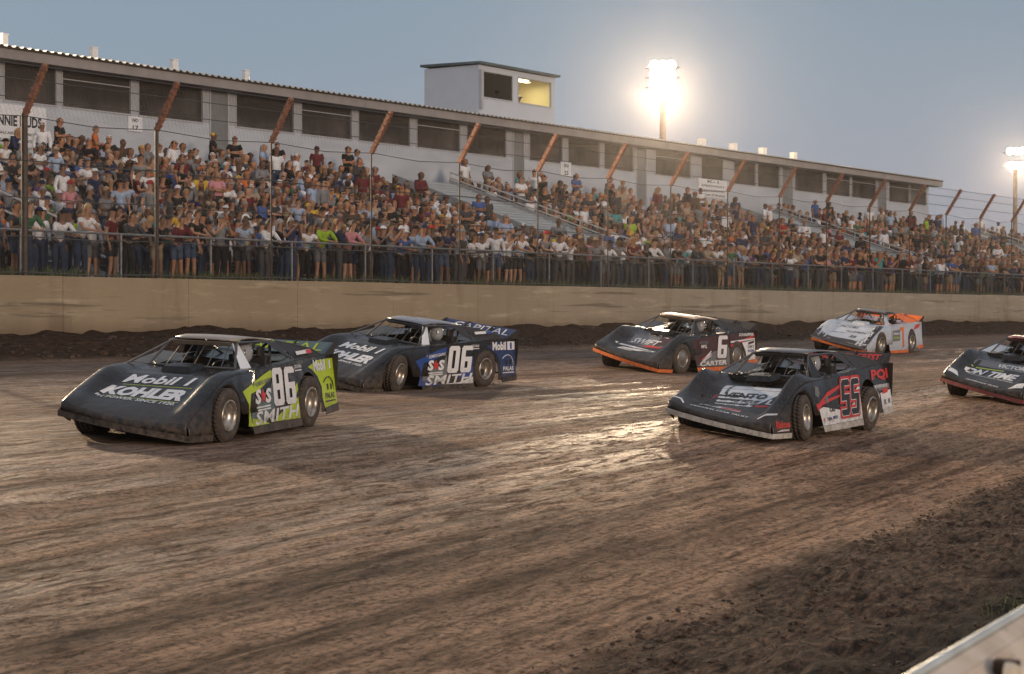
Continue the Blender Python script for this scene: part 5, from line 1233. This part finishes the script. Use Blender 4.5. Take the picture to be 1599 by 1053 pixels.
st('SCHAEFFER', -1.45, .85, .82, .07, white, .03, .1, .010, par=q_); st('DIRT', -1.92, .56, .36, .07, vgrey, .03, 0, .010, par=q_); st('RACING', -1.92, .47, .36, .06, blue, .03, 0, .010, par=q_); sp([(-1.95, .64), (-2.25, .68), (-2.3, .74), (-1.95, .70)], maroon, .008, 'emblem', q_)
hp([(1.05, -.45), (1.05, .60), (1.45, .55), (1.62, .10), (1.50, -.42)], vgrey, .005); hp([(.95, .25), (1.0, .72), (1.35, .58), (1.55, .20)], maroon, .0065)
hp([(1.72, -.62), (1.62, -.58), (1.74, .50), (1.84, .35)], white, .007); hp([(1.86, -.30), (1.78, .30), (2.02, .0), (2.06, -.35)], white, .007); hp([(1.60, .05), (1.56, .48), (1.48, .50), (1.5, .1)], red, .008)
ht('SWIFT', 1.48, -.35, .70, .24, white, .02, .2, .012); ht('RACING ENGINES', 1.82, -.5, .9, .07, blk, .02, .1, .013); ht('JAY DICKENS', 2.03, -.28, .4, .09, maroon, .02, .1, .013)
for k in range(3): sp([(1.95 + .09 * k, .22), (1.93 + .09 * k, .22), (1.93 + .09 * k, .245), (1.95 + .09 * k, .245)], white, .012, 'rivet', c['shell'])

for y_ in (-.40, -.2, .0, .2, .42):
    b = MB(); b.lathe([(.001, .03), (.022, .02), (.026, 0)], 10, Matrix.Translation((.06, y_ + .03, 1.235)) @ Matrix.Rotation(R(90), 4, 'X')); b.build('roof_bolt', white, c['roof'])
c = race_car(1258, 28.6, 32, 'black and white race car with red outlined number 55, nearest car in the pack', blk2, red, dirtywhite, silver, '55', steer=.20, roll=-3, pitch=1, warp_=.30, lift=-.03, crest=(.17, .10)); CARS.append(c)
st, sp, ht, hp, q_ = c['st'], c['sp'], c['ht'], c['hp'], c['quarter']
sp([(.68, .17), (.76, .42), (.60, .45), (-.1, .36), (-.5, .40), (-.91, .56), (-.91, .17)], white, .0045, 'livery_panel')
sp([(.86, .50), (.72, .52), (.40, .66), (-.30, .78), (-.30, .74), (.35, .60), (.55, .55), (-.1, .60), (-.1, .57), (.62, .48), (.80, .40)], red, .006)
sp([(-.60, .56), (-.92, .72), (-.92, .65), (-.60, .48)], white, .0058); sp([(-.66, .44), (-.92, .60), (-.92, .56), (-.66, .40)], maroon, .0065)
c['bn']('55', -.06, .27, .72, .55, red, .009, .048, .22); c['bn']('55', -.06, .27, .72, .55, white, .0135, .010, .22); c['bn']('55', -.06, .27, .72, .55, ink, .018, 0, .22)
sp(star(.44, .55, .06, 8, .9), vgrey, .009, 'emblem'); sp([(.86, .64), (.74, .60), (.68, .66), (.72, .76), (.84, .78)], vgrey, .009, 'emblem'); sp(star(-.78, .80, .055, 10, .95), white, .009, 'emblem')
st('CRS', .38, .36, .22, .07, blk, .04, .1, .010); st('TSBA', .52, .235, .20, .05, darkblue, .03, 0, .010); st('MDS', .28, .245, .18, .05, blue, .03, 0, .010); st('VRI', -.22, .25, .16, .06, red, .03, 0, .010); st('BC', -.42, .25, .12, .06, blk, .03, 0, .010); st('12', -.58, .25, .10, .06, red, .03, 0, .010); st('LS', -.74, .25, .10, .06, vgrey, .03, 0, .010)
sp(star(.62, .26, .045, 4, .35), orange, .010, 'emblem'); st('COLLINS', -.25, .22, .4, .028, vgrey, .02, 0, .010)
sp([(-1.84, .52), (-2.33, .56), (-2.33, .26), (-1.86, .22)], white, .0045, 'livery_panel', q_); sp([(-1.55, .66), (-1.78, .50), (-1.79, .42), (-1.68, .60)], white, .0055, 'livery_stripe', q_)
st('PQI', -1.50, .72, .78, .19, red, .05, 0, .010, par=q_); sp([(-1.55, .66), (-2.3, .66), (-2.3, .58), (-1.8, .56)], vgrey, .0062, 'livery_panel', q_); sp([(-1.92, .50), (-2.18, .52), (-2.2, .60), (-1.95, .58)], red, .009, 'emblem', q_)
st('RIVERSIDE', -1.6, .61, .6, .05, white, .02, .1, .012, par=q_); st('FK', -1.96, .33, .12, .08, vgrey, .03, 0, .010, par=q_); st('AR', -2.14, .34, .12, .08, vgrey, .03, 0, .010, par=q_)
st('Rislone', 2.12, .22, .34, .11, red, .05, 0, .030, par=c['shell']); sp([(2.14, .175), (1.80, .175), (1.80, .20), (2.14, .20)], white, .020, 'logo_bar', c['shell'])
hp([(.90, -.50), (.90, .56), (1.22, .50), (1.62, .22), (1.70, -.02), (1.66, -.34), (1.30, -.44)], white, .005); hp([(.92, -.38), (.92, -.33), (1.25, -.33), (1.25, -.38)], teal, .0065, 'livery_stripe')
ht('VENTO', 1.36, -.36, .72, .15, blk, .03, .1, .012); ht('LE', 1.50, .42, .26, .15, white, .03, .1, .012); ht('CYCLE', 1.50, -.10, .40, .10, vgrey, .03, .1, .012); ht('HOLBROOK', 1.60, -.38, .55, .07, blk, .02, .1, .012)
hp([(1.92, -.46), (1.80, -.52), (1.76, -.44), (1.84, .20), (1.96, .22)], white, .0062); ht('CF', 1.92, -.44, .26, .10, blk, .04, .2, .012); hp([(1.84, -.12), (1.93, -.10), (1.93, .20), (1.84, .20)], red, .0085, 'logo_box'); hp([(1.6, -.56), (1.3, -.48), (1.3, -.45), (1.6, -.52)], red, .006, 'livery_stripe'); hp([(1.62, .30), (1.55, .62), (1.50, .60), (1.55, .3)], red, .0075)
ht('CENTRAL STAR TRUST', 2.16, -.50, .95, .05, white, .02, .1, .012)
for s in (-1, 1):
    hp([(2.14, s * .60), (2.04, s * .70), (2.0, s * .86), (2.03, s * .86), (2.08, s * .70), (2.17, s * .61)][::s], white, .008, 'headlight_decal')
c['spt']('CENTRAL TOOL CREST', -.80, 1.55, red, .2, .8, .04, 0)
c['rp']([(-.25, -.30), (-.25, .0), (-.55, .02), (-.55, -.28)], white, 'roof_sticker'); c['rp']([(-.22, .02), (-.22, .30), (-.6, .30), (-.6, .04)], red, 'roof_sticker')

c = race_car(1377, 56.5, 31, 'white and orange race car number 1 trailing against the far wall', wbody, orange, orange, silver, '1', steer=-.10, spoiler=orange, interior=wbody, roll=3, sail=orange, suit=(.6, .2, .1)); CARS.append(c)
st, sp, ht, hp, q_ = c['st'], c['sp'], c['ht'], c['hp'], c['quarter']
c['bn']('1', -.24, .24, .52, .60, orange, .010, .0, 0, .38); sp([(.40, .42), (.38, .74), (-.22, .76), (-.22, .44)], vgrey, .006, 'logo_box'); st('MESSINA', .34, .62, .50, .06, white, .03, 0, .010); st('MOTORS', .34, .50, .50, .06, lime, .03, 0, .010)
sp([(-1.5, .74), (-2.0, .80), (-2.2, .92), (-1.7, .90)], red, .006, 'emblem', q_)
hp([(2.50, -.80), (2.50, .80), (2.36, .86), (2.08, .84), (2.0, .30), (2.06, -.3), (1.92, -.72), (1.55, -.80), (2.0, -.86), (2.36, -.86)], blk2, .005)
hp([(2.0, .45), (2.1, .86), (1.4, .90), (1.0, .88), (1.0, .72), (1.5, .66)], blk2, .0052)
ht('JACOBS', 1.30, -.45, .62, .16, blk, .0, .3, .012); ht('PLUMBING', 1.52, -.1, .70, .10, blk, .0, .2, .012); ht('25', 1.86, .12, .22, .16, blk, .03, .2, .012); ht('LAKE CITY', 1.66, -.5, .4, .07, blk, .0, .2, .012)

c = race_car(1632, 38.5, 36, 'black race car with ON TIME lettering on its nose and a plum roof', blk, red, dred, redroof, 'on', steer=-.10, roll=2, interior=wbody, crest=(.13, .06)); CARS.append(c)
st, sp, ht, hp, q_ = c['st'], c['sp'], c['ht'], c['hp'], c['quarter']
ht('ON TIME', 1.76, -.62, 1.10, .30, white, .04, .25); ht('PROFESSIONAL EXPRESS', 1.86, -.46, .95, .055, white, .02, .2)
hp([(1.42, -.60), (1.40, .10), (1.37, .10), (1.38, -.60)], lime, .006, 'pinstripe'); hp([(1.30, -.64), (1.05, -.60), (1.05, .55), (1.34, .55)], vgrey, .005); ht('VICTORY', 1.28, -.10, .70, .14, white, .03, .1, .012)
hp([(1.60, .12), (1.52, .20), (1.60, .46), (1.63, .46)], white, .007, 'emblem')
for s in (-1, 1): hp([(2.18, s * .52), (2.02, s * .62), (1.96, s * .80), (2.10, s * .80)][::s], white, .008, 'headlight_decal')
ht('CROSSROADS TRUCK', 2.24, -.35, .7, .05, white, .02, .1, .012); hp([(2.10, -.18), (2.07, .0), (2.10, .18), (2.12, .0)], vgrey, .007, 'emblem')
# ------------------------------------------------------------------ thin dusty air, added to give the floodlights their halos
b = MB(); b.box((-80, -40, -2.2), (330, 110, 24))
hz = bpy.data.materials.new('haze'); hz.use_nodes = True; hz.node_tree.nodes.clear()
pv = hz.node_tree.nodes.new('ShaderNodeVolumePrincipled'); pv.inputs['Color'].default_value = (.92, .88, .86, 1); pv.inputs['Density'].default_value = .00011; pv.inputs['Anisotropy'].default_value = .92
om = hz.node_tree.nodes.new('ShaderNodeOutputMaterial'); hz.node_tree.links.new(pv.outputs[0], om.inputs['Volume'])
tag(b.build('haze', hz), kind='stuff')
